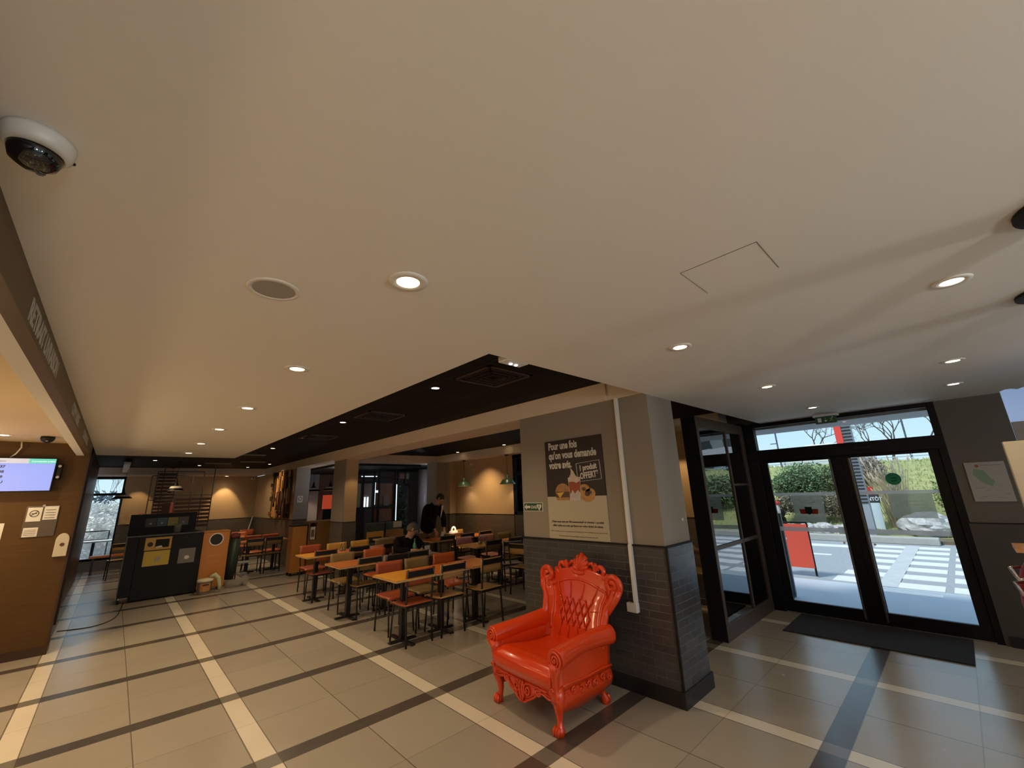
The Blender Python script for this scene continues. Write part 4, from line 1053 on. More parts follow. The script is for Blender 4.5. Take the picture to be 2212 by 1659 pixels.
g.build('print', M_ink, t); MB().lathe([(0, -.012), (.014, -.012), (.014, 0), (0, 0)], (-.67, 8.137, 1.775), 12, 'y').build('clip', M_steel, t)
anchor(t, (-.67, 8.15, 1.395))
t = thing('wall_dispenser', 'cream arch-shaped dispenser with brown oval near the end of the wooden wall', 'dispenser')
pl = [(-.062, 0), (.062, 0), (.062, .20)] + [(.062 * math.cos(a), .20 + .085 * math.sin(a)) for a in [PI * k / 12 for k in range(1, 12)]] + [(-.062, .20)]
MB().prism(pl, (-.435, 8.12, 1.135), XP, ZP, -.03).build('body', mat('cream_plastic', (.52, .47, .36), .4), t, bevel=.006)
MB().lathe([(0, -.003), (.022, -.003), (.022, 0), (0, 0)], (-.43, 8.119, 1.28), 20, 'y').build('brown_oval', mat('brown_print', (.09, .03, .02), .5), t)
anchor(t, (-.435, 8.15, 1.135))
o = MB().box(-1.15, -.965, 8.142, 8.15, 1.26, 1.58).build('paper_sheet', M_paper); tag(o, 'white paper sheet on the wooden wall cut by the left image edge', 'paper')
t = thing('ceiling_camera', 'small black dome camera on the cream counter ceiling', 'camera', (-.72, 7.45, 2.58))
MB().lathe([(0, 0), (.062, 0), (.062, -.03), (.05, -.055), (.02, -.075), (0, -.078)], n=24).build('dome', M_black, t, smooth=True)
MB().blob((.0, -.045, -.055), (.012, .006, .010), 10, 6).build('lens', M_chrome, t)
o = MB().tube([(-1.0, 8.12, 2.58), (-.985, 8.08, 2.50), (-1.02, 8.10, 2.42), (-1.06, 8.12, 2.38)], .008, 6).build('screen_cable', M_white, smooth=True); tag(o, 'white cable from the counter ceiling down to the order screen', 'cable')
# header lettering
M_hl = mat('header_lettering', (.45, .43, .38), .5)
for s, y0_, y1_ in (('RETRAIT LIVRAISON', 2.356, 3.41), ('COMMANDE', 4.63, 5.42), ('COMMANDE', 6.2, 7.12)):
    ob = text('lettering', s, .13, M_hl, (-.359, y0_, 2.448), YP, ZP, None, bold=.003)
    vs = ob.data.vertices; a, b_ = min(v.co.y for v in vs), max(v.co.y for v in vs)
    for v in vs: v.co.y = y0_ + (v.co.y - a) * (y1_ - y0_) / (b_ - a)
    ob.parent = hd
# ------------------------------------------------------------------ recessed downlights
M_lamp = mat('lamp_warm', (1.0, .78, .46), .5, emit=9.0)
M_ring = mat('downlight_ring', (.78, .75, .70), .4)
WARM = (1.0, .74, .45)
def downlight(x, y, z, label, power, group, r=.055, blackring=False, size=2.45):
    t = thing('downlight', label, 'ceiling lamp', (x, y, z), 0, group)
    MB().ring([(r * .78, 0), (r * .82, -.006), (r * 1.35, -.006), (r * 1.4, 0)], n=28).build('ring', M_black if blackring else M_ring, t, smooth=True)
    MB().lathe([(0, -.0045), (r * .80, -.0045), (r * .80, -.001), (0, -.001)], n=24).build('lamp_glass', M_lamp, t)
    l = bpy.data.lights.new('downlight_lamp', 'SPOT'); l.energy = power; l.color = WARM; l.spot_size = size; l.spot_blend = .9; l.shadow_soft_size = r * .8
    o = bpy.data.objects.new('downlight_lamp', l); COL.objects.link(o); o.parent = t; o.location = (0, 0, -.02)
    return t
ordn = ('nearest', 'second', 'third', 'fourth', 'fifth', 'sixth')
for i, (x, y) in enumerate(((.749, 1.388), (.76, 2.896), (.774, 4.439), (.776, 5.933), (.786, 7.498), (.791, 8.99))):
    downlight(x, y, 2.58, '%s recessed ceiling lamp of the left row along the white ceiling' % ordn[i], 22, 'recessed lamps of the left row', .058 if i < 1 else .055)
for i, (x, y) in enumerate(((2.491, 1.045), (4.257, 1.043), (6.008, 1.041))):
    downlight(x, y, 2.58, '%s recessed ceiling lamp in the row towards the entrance door' % ordn[i], 10, 'recessed lamps towards the door', .05)
for i, (x, y) in enumerate(((2.645, -.163), (4.581, -.153), (5.777, -.148))):
    downlight(x, y, 2.58, '%s recessed ceiling lamp of the row at the right edge' % ordn[i], 10, 'recessed lamps of the right row', .05)
for i, (x, y) in enumerate(((2.255, 3.53), (2.25, 5.98), (2.255, 7.91), (2.24, 9.72), (3.19, 14.0))):
    downlight(x, y, 2.80, '%s small lamp in the black ceiling left of the beam' % ordn[i], 62, 'small lamps in the black ceiling', .05, True)
for i, (x, y) in enumerate(((6.44, 7.12), (6.43, 8.95))):
    downlight(x, y, 2.80, '%s small lamp in the black ceiling above the green pendants' % ('right' if i == 0 else 'left'), 12, 'small lamps above the green pendants', .045, True, 1.5)
for i, (x, y) in enumerate(((.55, 13.4), (1.6, 14.9), (2.9, 15.4))):
    downlight(x, y, 2.80, '%s small lamp in the black ceiling before the far wall' % ('left', 'middle', 'right')[i], 30, 'small lamps before the far wall', .05, True)
for i, (x, y) in enumerate(((-1.07, 7.45), (-1.07, 5.2), (-1.07, 2.9), (-2.4, 6.4), (-2.4, 4.0))):
    downlight(x, y, 2.58, '%s lamp in the cream ceiling over the pick-up counter' % ordn[i], 60, 'lamps over the pick-up counter', .055)
# ceiling loudspeaker
t = thing('ceiling_speaker', 'round grey loudspeaker set in the white ceiling', 'loudspeaker', (.352, 1.796, 2.58))
MB().ring([(.080, 0), (.080, -.006), (.098, -.004), (.100, 0)], n=48).build('rim', M_ring, t, smooth=True)
MB().lathe([(0, -.006), (.079, -.004), (.080, -.001), (0, -.001)], n=40).build('grille', mat('speaker_grille', (.36, .33, .29), .6, bump=.5, bscale=400), t)
# surveillance camera dome near the header
t = thing('dome_camera', 'white dome surveillance camera with black bubble on the ceiling, left edge', 'camera', (-.262, 1.33, 2.58), .3)
MB().lathe([(0, 0), (.062, 0), (.063, -.010), (.060, -.030), (.049, -.045), (.046, -.040), (0, -.040)], n=48).build('housing', mat('camera_white', (.62, .60, .56), .35), t, smooth=True)
MB().lathe([(.046, -.040), (.046, -.050), (.040, -.068), (.024, -.080), (0, -.085)], n=40).build('black_bubble', mat('bubble', (.006, .006, .007), .05, spec=.8), t, smooth=True)
MB().blob((.018, .025, -.070), (.010, .010, .010), 12, 8).build('lens', mat('lens_grey', (.12, .12, .14), .1), t, smooth=True)
MB().lathe([(0, -.004), (.005, -.004), (.005, 0), (0, 0)], (.060, .0, -.024), 10).build('screw', M_black, t)
# access hatch
t = thing('ceiling_hatch', 'flush square access hatch with thin dark joint in the white ceiling', 'hatch')
g = MB(); x0, x1, y0, y1 = 1.583, 1.862, .327, .617
g.box(x0, x1, y0, y0 + .0018, 2.5785, 2.5802).box(x0, x0 + .0018, y0, y1, 2.5785, 2.5802).box(x0, x1 - .0, y1, y1 + .0009, 2.579, 2.5802)
g.build('joint', mat('joint_grey', (.12, .11, .10), .8), t)
MB().box(x0 + .003, x1 - .003, y0 + .003, y1 - .003, 2.5796, 2.5802).build('cover', M_ceil, t)
anchor(t, (1.72, .47, 2.58))
# emergency light under the ceiling edge
t = thing('emergency_light', 'white emergency light with two small lamps at the edge of the white ceiling', 'emergency light')
MB().box(1.765, 1.965, 1.888, 1.985, 2.577, 2.62).build('housing', M_white, t, bevel=.006)
for x in (1.85, 1.90): MB().blob((x, 1.95, 2.575), (.013, .013, .006), 12, 6).build('lamp', mat('emergency_lamp', (.9, .95, 1), .4, emit=4), t)
anchor(t, (1.87, 1.9, 2.577))
# air vents in the black ceiling
def vent(x, y, label):
    t = thing('air_vent', label, 'air vent', (x, y, 2.80), 0, 'square vents in the black ceiling')
    M_v = mat('vent_dark', (.018, .013, .010), .5)
    for i, a in enumerate((.27, .235, .20, .165, .13, .095, .06)):
        f = MB(); w_ = .012 if i else .03; z = -.012 - .004 * (i % 2)
        f.box(-a, a, -a, -a + w_, z, 0).box(-a, a, a - w_, a, z, 0).box(-a, -a + w_, -a, a, z, 0).box(a - w_, a, -a, a, z, 0)
        f.build('slat', mat('vent_frame', (.07, .042, .03), .5) if i == 0 else M_v, t)
    return t
vent(2.47, 2.86, 'square slatted air vent in the black ceiling nearest the white corner'); vent(2.47, 5.26, 'second square air vent along the black ceiling'); vent(2.47, 7.66, 'third square air vent along the black ceiling')
for i, (x, y, l) in enumerate(((2.15, 11.2, 'left'), (2.6, 13.2, 'middle'), (1.9, 13.9, 'right'))):
    o = MB().box(x - .3, x + .3, y - .04, y + .04, 2.775, 2.80).build('linear_diffuser', mat('diffuser_grey', (.22, .19, .16), .5), bevel=.003)
    tag(o, '%s thin grey strip fixture in the far black ceiling' % l, 'ceiling fixture', 'thin strips in the far black ceiling')
# white hanging panel left by the far window, wall cameras
o = MB().box(.0, .12, 13.0, 16.0, 2.66, 2.72).build('strip_lamp', M_white, bevel=.004); tag(o, 'long pale strip fixture under the black ceiling near the far window', 'ceiling lamp')
t = thing('wall_camera', 'small white camera in the corner of the tan far walls', 'camera', (3.42, 17.05, 2.5))
MB().box(-.05, .05, -.05, .15, 0, .05).build('body', M_white, t, bevel=.01); MB().lathe([(0, -.06), (.02, -.06), (.02, -.05), (0, -.05)], (0, 0, .025), 12, 'y').build('lens', M_black, t)
t = thing('wall_camera', 'small white camera high on the tan wall left of the green pendants', 'camera', (6.90, 9.0, 2.47))
MB().box(-.06, .05, -.025, .025, 0, .05).build('body', M_white, t, bevel=.01); MB().lathe([(0, -.065), (.015, -.065), (.015, -.06), (0, -.06)], (0, 0, .025), 12, 'x').build('lens', M_black, t)

# ------------------------------------------------------------------ pendants
M_gr = mat('green_enamel', (.045, .10, .055), .3); M_in = mat('enamel_inside', (.75, .70, .55), .4)
def pendant(x, y, zr, top, label, m, R, H, power, group, glow=True, cone=False):
    t = thing('pendant_lamp', label, 'pendant lamp', (x, y, top), 0, group); z = zr - top
    if cone: prof = [(R, z), (R * .92, z + H * .10), (R * .62, z + H * .30), (R * .30, z + H * .42), (R * .16, z + H * .62), (R * .07, z + H), (0, z + H)]
    else: prof = [(R, z), (R * .99, z + .012), (R * .80, z + H * .22), (R * .70, z + H * .42), (R * .62, z + H * .48), (R * .26, z + H * .56), (R * .20, z + H * .62), (R * .18, z + H * .95), (0, z + H)]
    MB().lathe(prof, n=32, cap=False).build('lamp_shade', m, t, smooth=True)
    MB().lathe([(R * .98, z + .001), (R * .60, z + H * .36), (0, z + H * .40)], n=32, cap=False).build('shade_inside', M_in, t, smooth=True)
    MB().tube([(0, 0, z + H - .01), (0, 0, 0)], .004, 6).build('cord', M_blackmat, t)
    MB().lathe([(0, 0), (.05, 0), (.045, -.025), (0, -.03)], n=20).build('ceiling_rose', M_black, t)
    MB().blob((0, 0, z + .052), (.03, .03, .03), 14, 8).build('bulb', M_lamp, t, smooth=True)
    l = bpy.data.lights.new('pendant_bulb', 'SPOT'); l.energy = power; l.color = WARM; l.spot_size = 2.2; l.spot_blend = .7; l.shadow_soft_size = .05
    o = bpy.data.objects.new('pendant_bulb', l); COL.objects.link(o); o.parent = t; o.location = (0, 0, z + .0)
    return t
pendant(6.72, 7.35, 1.91, 2.60, 'right of the two green enamel pendants before the tan wall', M_gr, .19, .22, 6, 'green enamel pendants')
pendant(6.72, 9.06, 1.92, 2.60, 'left of the two green enamel pendants before the tan wall', M_gr, .19, .22, 6, 'green enamel pendants')
pendant(1.05, 13.6, 2.07, 2.80, 'large black cone pendant in front of the slatted screen', M_black, .17, .30, 14, 'black pendants by the slatted screen', cone=True)
pendant(1.10, 15.9, 1.98, 2.80, 'small black pendant behind the slatted screen', M_black, .17, .22, 12, 'black pendants by the slatted screen', cone=True)
pendant(.10, 15.0, 1.93, 2.80, 'black pendant in front of the far window', M_black, .20, .26, 8, 'black pendants by the slatted screen', cone=True)
pendant(4.62, 14.4, 1.98, 2.55, 'left black pendant seen between wall end and middle pillar', M_black, .22, .30, 10, 'black pendants behind the middle pillar', cone=True)
pendant(5.08, 14.2, 2.0, 2.55, 'right black pendant seen between wall end and middle pillar', M_black, .22, .30, 10, 'black pendants behind the middle pillar', cone=True)

# wall wash lamps on the back walls
def wallwash(x, y, z, tx, ty, tz, p, sz=1.05):
    l = bpy.data.lights.new('wall_spot', 'SPOT'); l.energy = p; l.color = (1, .68, .34); l.spot_size = sz; l.spot_blend = .5 if sz < 1.3 else 1.0; l.shadow_soft_size = .03
    o = bpy.data.objects.new('wall_spot', l); COL.objects.link(o); o.location = (x, y, z); o.rotation_euler = (V((tx, ty, tz)) - V((x, y, z))).to_track_quat('-Z', 'Y').to_euler()
wallwash(2.62, 16.75, 2.585, 2.66, 17.2, 1.5, 60)
t = downlight(2.60, 16.85, 2.60, 'lamp in the pale soffit shining down the tan far wall', 6, 'lamps in the pale soffits', .06)
wallwash(.45, 16.7, 2.585, .45, 17.2, 1.3, 22)
wallwash(3.1, 14.0, 2.58, 3.60, 14.0, 1.3, 30)
wallwash(6.20, 8.25, 2.59, 6.95, 8.30, 1.05, 75, 1.7)
wallwash(6.42, 3.2, 2.56, 6.95, 3.15, 1.3, 26)
wallwash(3.95, 9.1, 2.58, 3.93, 9.6, 1.3, 10)

# ------------------------------------------------------------------ hanging slatted screen
M_sl = wood('slat_wood', (.045, .020, .010), .35, .4, (6, 1, 1)); M_rod = mat('dark_rod', (.03, .022, .018), .4)
t = thing('slatted_screen', 'hanging screen of dark wooden slats in a thin metal frame', 'screen')
Y = 15.3; f = MB()
def R_(a, b, w_=.022): f.bar((a[0], Y, a[1]), (b[0], Y, b[1]), w_, .022, up=V((0, 1, 0)))
X = lambda v: .62 + v * 1.42
R_((.63, .9), (.63, 2.53)); R_((.63, 2.53), (1.55, 2.53)); R_((1.55, 2.53), (1.55, 1.9)); R_((.74, 2.65), (1.80, 2.65)); R_((1.80, 2.65), (1.80, 1.1)); R_((2.05, .9), (2.05, 2.79)); R_((.88, .9), (.88, 2.79))
R_((.63, 1.87), (.80, 1.87)); R_((1.12, 1.98), (2.05, 1.98)); R_((1.55, 1.9), (1.55, 1.1)); R_((.63, .9), (2.05, .9)); R_((.76, .9), (.74, 2.65)); R_((1.16, 1.9), (1.16, 2.65)); R_((1.20, 1.0), (1.20, 1.95))
f.build('metal_frame', M_rod, t)
for i in range(18):
    z = 2.60 - i * .093; s = MB().box(.76, 1.16 if i < 9 or i > 15 else (.95 if i > 9 else 1.14), Y - .035, Y - .012, z - .062, z); s.build('slat', M_sl, t)
for i in range(8):
    z = 1.90 - i * .105; MB().box(1.22 if i < 5 else 1.62, 2.04, Y - .035, Y - .012, z - .068, z).build('slat', M_sl, t)
MB().box(.95, 1.12, Y - .05, Y - .015, 1.20, 1.78).build('solid_board', M_sl, t)
MB().box(1.13, 1.19, Y - .05, Y - .02, 1.15, 1.80).build('red_board', mat('red_board', (.42, .10, .05), .5, noise=.3, nscale=20), t)
anchor(t, (1.3, Y, .9))

# carved wooden wall panel
t = thing('carved_panel', 'tall relief of assorted carved wood pieces on the tan wall', 'wall decoration')
MB().box(3.565, 3.60, 13.05, 14.95, 1.24, 2.57).build('backing', M_darkwood, t)
rnd = random.Random(11)
mats_ = [wood('carve_dark', (.075, .035, .015), .3, .45), wood('carve_mid', (.20, .095, .03), .3, .45), wood('carve_light', (.42, .22, .07), .3, .45)]
for k, m_ in enumerate(mats_):
    g = MB(); r2 = random.Random(20 + k)
    for i in range(16):
        y = 13.05 + i * .118; z = 1.24 + r2.uniform(-.03, .05)
        while z < 2.56:
            h_ = r2.choice((.06, .09, .12, .3, .5)) * r2.uniform(.8, 1.2); w_ = r2.uniform(.06, .112)
            if (hash((i, int(z * 13), 3)) % 3) == k:
                d = r2.uniform(.02, .08); z1 = min(z + h_, 2.60)
                if r2.random() < .6: g.box(3.565 - d, 3.565, y, y + w_, z, z1 - .012)
                else:
                    n_ = 8; cy_, cz_ = y + w_ / 2, (z + z1) / 2; g.prism([(w_ / 2 * math.cos(q * 2 * PI / n_), (z1 - z) / 2 * math.sin(q * 2 * PI / n_)) for q in range(n_)], (3.565, cy_, cz_), (0, -1, 0), ZP, -d)
            z += h_
    g.build('carved_pieces', m_, t)['kind'] = 'stuff'
anchor(t, (3.58, 14.0, 1.24))
o = MB().box(3.66, 3.80, 12.652, 12.66, 1.66, 1.84).build('notice', M_paper); tag(o, 'small white no-smoking notice on the taupe wall end', 'notice')
MB().ring([(.038, -.001), (.05, -.001), (.05, 0), (.038, 0)], (3.73, 12.651, 1.76), 24, 'y').build('prohibition_ring', M_ink, o)
o = MB().box(.16, .52, 17.175, 17.2, 1.22, 1.50).build('wall_picture', mat('picture_yellow', (.50, .34, .15), .5, noise=.5, nscale=9)); tag(o, 'yellowish printed panel on the far wall right of the window', 'picture')
t = thing('prohibition_sign', 'round red and white prohibition sign on the far wall', 'sign')
MB().lathe([(0, -.004), (.075, -.004), (.075, 0), (0, 0)], (.62, 17.19, 1.44), 28, 'y').build('disc', M_paper, t); MB().ring([(.055, -.006), (.075, -.006), (.075, -.004), (.055, -.004)], (.62, 17.19, 1.44), 28, 'y').build('red_ring', mat('sign_red', (.5, .04, .03), .5), t)
anchor(t, (.62, 17.2, 1.36))
o = MB().bar((3.40, 17.0, .6), (3.56, 17.12, 1.25), .03, .03).build('mop_handle', M_white); tag(o, 'white broom handle leaning in the corner of the tan walls', 'broom')

# far window
f = MB(); wx0, wx1 = -.76, .13
f.box(wx0, wx0 + .05, 17.2, 17.28, .30, 2.58).box(wx1 - .05, wx1, 17.2, 17.28, .30, 2.58).box(wx0, wx1, 17.2, 17.28, 2.53, 2.60).box(wx0, wx1, 17.2, 17.28, .28, .34).box(wx0, wx1, 17.2, 17.28, 2.06, 2.13)
o = struct(f.build('window_2', M_alu), 'far window with view of pale bushes'); MB().box(wx0 + .05, wx1 - .05, 17.23, 17.24, .34, 2.53).build('pane', M_glass, o)
t = thing('wall_banner', 'tall dark banner with burger picture beside the far window', 'banner')
MB().box(-.755, -.54, 17.12, 17.15, .32, 1.95).build('panel', M_blackmat, t); MB().box(-.755, -.54, 17.115, 17.12, 1.02, 1.42).build('burger_print', mat('banner_burger', (.22, .09, .02), .4, noise=.7, nscale=8), t)
anchor(t, (-.65, 17.13, .32))

# dining window right
f = MB(); f.box(6.95, 7.03, 4.9, 5.0, 1.2, 2.6).box(6.95, 7.03, 7.30, 7.40, 1.2, 2.6).box(6.95, 7.03, 4.9, 7.4, 2.5, 2.6).box(6.95, 7.03, 4.9, 7.4, 1.2, 1.27).box(6.95, 7.03, 7.0, 7.06, 1.2, 2.6).box(6.95, 7.03, 7.06, 7.3, 2.12, 2.2)
o = struct(f.build('window_4', M_alu), 'black framed dining window mostly behind the big pillar'); MB().box(6.98, 6.99, 5.0, 7.3, 1.27, 2.5).build('pane', M_glass, o)
t = thing('menu_totem', 'white panel with red top edge standing left of the big pillar', 'panel')
MB().box(5.98, 6.02, 5.95, 6.45, .0, 1.58).build('board', M_paper, t); MB().box(5.975, 6.025, 5.95, 6.45, 1.58, 1.62).build('red_edge', mat('sign_red', (0, 0, 0)), t)
anchor(t, (6.0, 6.2, 0))
t.location = (6.3, 6.05, 0)

# unseen fill lamps added to brighten ceiling and play room, shaped as opal globes
def globe(x, y, z, label, p, col, group, R=.11, top=2.58):
    t = thing('fill_lamp', label, 'pendant lamp', (x, y, z), 0, group)
    h = NT('fill_lamp_glow_%d' % len(MATS)); MATS[h.m.name] = h.m
    h.b.inputs['Base Color'].default_value = (.8, .8, .8, 1); h.b.inputs['Emission Color'].default_value = (*col, 1); h.b.inputs['Emission Strength'].default_value = p
    MB().blob((0, 0, 0), (R, R, R), 20, 14).build('globe', h.m, t, smooth=True)
    MB().tube([(0, 0, R), (0, 0, top - z)], .006, 6).build('rod', M_black, t)
    return t
for i, (x, y) in enumerate(((-1.9, -.7), (-1.9, 4.9), (-1.9, 6.9))): globe(x, y, 1.85, '%s unseen fill globe added over the pick-up counter' % ordn[i], 58, (1, .70, .36), 'added fill globes over the counter', .13)
for i, (x, y) in enumerate(((.4, -2.2), (2.4, -3.2))): globe(x, y, 1.9, '%s unseen fill globe added behind the camera' % ordn[i], 80, (1, .98, .94), 'added fill globes behind the camera', .14)
globe(8.6, 13.5, 1.9, 'unseen fill globe added deep in the play room', 45, (.85, .92, 1), 'added play room fill globes', .12, 2.8)
globe(4.5, 11.9, 2.3, 'unseen fill globe added over the benches of the play room', 18, (.9, .92, 1), 'added play room fill globes', .10)
globe(7.42, 10.95, 2.1, 'unseen fill globe added in front of the round column', 26, (.85, .9, 1), 'added play room fill globes', .10, 2.8)
# ------------------------------------------------------------------ people
M_skin = mat('skin', (.42, .22, .14), .5); M_hair = mat('dark_hair', (.02, .012, .008), .6, bump=.6, bscale=60); M_jack = mat('black_jacket', (.006, .006, .007), .85, spec=.08, bump=.15, bscale=20)
M_shirt = mat('pale_shirt', (.55, .50, .48), .8); M_trou = mat('brown_trousers', (.12, .075, .04), .85); M_grey = mat('grey_hair', (.10, .085, .07), .7, bump=.6, bscale=60); M_shoe = mat('black_shoes', (.01, .01, .01), .4)
def skin(name, chains, m, parent=None, root=0, lvl=2):
    """chains: list of lists of (x,y,z,r) joined where the coordinates coincide"""
    vs = []; rs = []; es = []; idx = {}
    def gi(p):
        k = tuple(round(c, 4) for c in p[:3])
        if k not in idx: idx[k] = len(vs); vs.append(p[:3]); rs.append(p[3] if isinstance(p[3], tuple) else (p[3], p[3]))
        return idx[k]
    for ch in chains:
        ids = [gi(p) for p in ch]; es += list(zip(ids, ids[1:]))
    me = bpy.data.meshes.new(name); me.from_pydata(vs, es, []); me.materials.append(m)
    o = bpy.data.objects.new(name, me); COL.objects.link(o)
    if parent is not None: o.parent = parent
    sk = o.modifiers.new('skin', 'SKIN'); sk.use_smooth_shade = True
    for i, r in enumerate(rs): me.skin_vertices[0].data[i].radius = r
    me.skin_vertices[0].data[root].use_root = True
    q = o.modifiers.new('sub', 'SUBSURF'); q.levels = lvl; q.render_levels = lvl
    return o
def face(body, c, d, up, mh, long_=False, s=1.0):
    """eyes, nose and ears placed on the head; c centre, d facing direction"""
    c = V(c); d = V(d).normalized(); up = V(up).normalized(); r = d.cross(up).normalized(); up = r.cross(d)
    M = Matrix((r, d, up)).transposed()
    for k in (-1, 1):
        p = c + r * .033 * k + d * .088 + up * .012
        MB().blob(p, (.012, .008, .008), 10, 6, M=None).build('eye', mat('eye_white', (.5, .48, .46), .3), body, smooth=True)
        MB().blob(p + d * .006, (.005, .005, .005), 8, 6).build('pupil', M_ink, body)
        MB().bar(p + up * .020 - r * .018, p + up * .022 + r * .018, .008, .008).build('eyebrow', mh, body)
        MB().blob(c + r * .083 * k + up * .0 - d * .005, (.012, .02, .032), 10, 8, M=M).build('ear', M_skin, body, smooth=True)
    MB().tube([c + d * .090 + up * .010, c + d * .108 - up * .022, c + d * .092 - up * .030], [.009, .015, .010], 8).build('nose', M_skin, body, smooth=True)
    MB().bar(c + d * .090 - up * .058 - r * .022, c + d * .090 - up * .058 + r * .022, .008, .007).build('mouth', mat('lips', (.30, .10, .08), .5), body)
    h = MB()
    def hf(u, v):
        a = u * 2 * PI; th = v * 2.05
        ff = math.cos(a)           # 1 = front
        th2 = th * (1 - .36 * max(0, ff))
        q = V((math.sin(th2) * math.sin(a) * .080, math.sin(th2) * ff * .092, math.cos(th2) * .115 + .012))
        return c + M @ (q * s) - d * .008
    h.grid(hf, 24, 12).build('hair', mh, body, smooth=True, solid=.012)
def hand(name, w_, dirv, nrm, parent, m=None, curl=.5):
    """palm and five bent fingers; w_ wrist, dirv along the fingers, nrm back of the hand"""
    w_ = V(w_); d = V(dirv).normalized(); n_ = V(nrm).normalized(); s_ = d.cross(n_).normalized()
    ch = [[(*w_, .026), (*(w_ + d * .04), (.036, .018)), (*(w_ + d * .085), (.040, .016))]]
    for k, (off, L) in enumerate(((-.030, .068), (-.010, .078), (.011, .074), (.030, .060))):
        a = w_ + d * .085; b = a + s_ * off + d * .012; p1 = b + d * L * .45 - n_ * L * .15 * curl; p2 = p1 + d * L * .3 - n_ * L * .35 * curl; p3 = p2 + d * L * .15 - n_ * L * .4 * curl
        ch.append([(*a, (.040, .016)), (*b, .010), (*p1, .009), (*p2, .0085), (*p3, .007)])
    a = w_ + d * .04; b = a - s_ * .04 + d * .01; c_ = b - s_ * .012 + d * .035 - n_ * .01
    ch.append([(*a, (.036, .018)), (*b, .012), (*c_, .010), (*(c_ + d * .022 - n_ * .01), .008)])
    return ch
# standing man leaning over the table
t = thing('person', 'standing man in black jacket and brown trousers leaning over a table', 'person')
hx, hy = 5.55, 9.02
pel = V((hx, hy, .93)); ch = V((hx + .10, hy - .10, 1.30)); nk = V((hx + .19, hy - .17, 1.50)); hd_ = V((hx + .245, hy - .215, 1.635))
FD = V((.50, -.62, -.55)).normalized()
lh = V((hx - .02, hy - .44, .92)); rh = V((hx + .40, hy - .16, .90))
legs = []
for s in (-1, 1):
    legs.append([(*pel, .12), (pel.x + s * .10, pel.y, .84, .095), (pel.x + s * .12, pel.y - .03, .48, .062), (pel.x + s * .13, pel.y + .03, .10, .042), (pel.x + s * .13, pel.y - .10, .045, .04)])
# body (one surface)
lsh = V((hx - .08, hy - .20, 1.42)); rsh = V((hx + .30, hy - .02, 1.42)); lel = V((hx - .16, hy - .34, 1.16)); rel = V((hx + .42, hy - .12, 1.18))
body = skin('body', [[(*pel, .12), (hx + .04, hy - .04, 1.10, .12), (*ch, .13), (*nk, .055), (*(hd_ - V((0, 0, .055))), (.076, .088)), (*(hd_ + V((0, 0, .05))), (.088, .102))],
      [(*ch, .13), (*lsh, .06), (*lel, .042), (*lh, .028)], [(*ch, .13), (*rsh, .06), (*rel, .042), (*rh, .028)]] + legs + hand('h', lh, (.10, -.25, -1), (-.2, -1, .2), None) + hand('h', rh, (-.1, -.5, -1), (.5, -1, .2), None), M_skin, t)
face(body, hd_, FD, (.2, -.25, 1), M_hair)
jk = skin('jacket', [[(*(pel - V((0, 0, .12))), (.25, .18)), (hx + .03, hy - .03, 1.08, (.25, .19)), (*ch, (.245, .19)), (hx + .15, hy - .13, 1.43, (.15, .13))],
      [(*ch, (.245, .19)), (*lsh, .12), (*lel, .085), (*(lel.lerp(lh, .86)), .06)], [(*ch, (.245, .19)), (*rsh, .12), (*rel, .082), (*(rel.lerp(rh, .86)), .06)]], M_jack, t)
skin('collar', [[(hx + .10, hy - .06, 1.47, .075), (hx + .14, hy - .09, 1.52, .085)]], M_jack, t)
p0 = nk + V((.045, -.09, -.05))
MB().prism([(-.05, .05), (.05, .05), (.035, -.05), (0, -.24), (-.03, -.05)], p0 + FD * .06, FD.cross(ZP).normalized(), V((.12, -.12, 1)).normalized(), .02).build('shirt', M_shirt, t, bevel=.005)
skin('trousers', [[(pel.x - .10, pel.y, .90, .12), (pel.x - .11, pel.y, .84, .115), (pel.x - .12, pel.y - .03, .48, .085), (pel.x - .13, pel.y + .03, .09, .065)], [(pel.x - .10, pel.y, .90, .12), (pel.x + .10, pel.y, .90, .12)], [(pel.x + .10, pel.y, .90, .12), (pel.x + .11, pel.y, .84, .115), (pel.x + .12, pel.y - .03, .48, .085), (pel.x + .13, pel.y + .03, .09, .065)]], M_trou, t)
for s in (-1, 1): MB().blob((pel.x + s * .13, pel.y - .06, .05), (.055, .14, .05), 14, 8).build('shoe', M_shoe, t, smooth=True)
anchor(t, (hx, hy, 0))
# seated man
t = thing('person', 'seated man with short grey hair and black coat, head turned right', 'person')
sx_, sy_ = 4.02, 7.26
hd_ = V((sx_ + .05, sy_ - .16, 1.12)); ch = V((sx_ + .0, sy_ - .04, .86)); pel = V((sx_, sy_ - .02, .53)); FD = V((.80, -.30, -.38)).normalized()
lsh = V((sx_ - .17, sy_ - .04, .93)); rsh = V((sx_ + .18, sy_ - .09, .92)); lel = V((sx_ - .24, sy_ - .20, .79)); rel = V((sx_ + .24, sy_ - .24, .79)); lh = V((sx_ - .04, sy_ - .40, .79)); rh = V((sx_ + .10, sy_ - .42, .79))
legs = [[(*pel, .12), (sx_ + s * .10, sy_ - .08, .535, .085), (sx_ + s * .12, sy_ - .46, .53, .065), (sx_ + s * .12, sy_ - .50, .10, .042), (sx_ + s * .12, sy_ - .60, .045, .038)] for s in (-1, 1)]
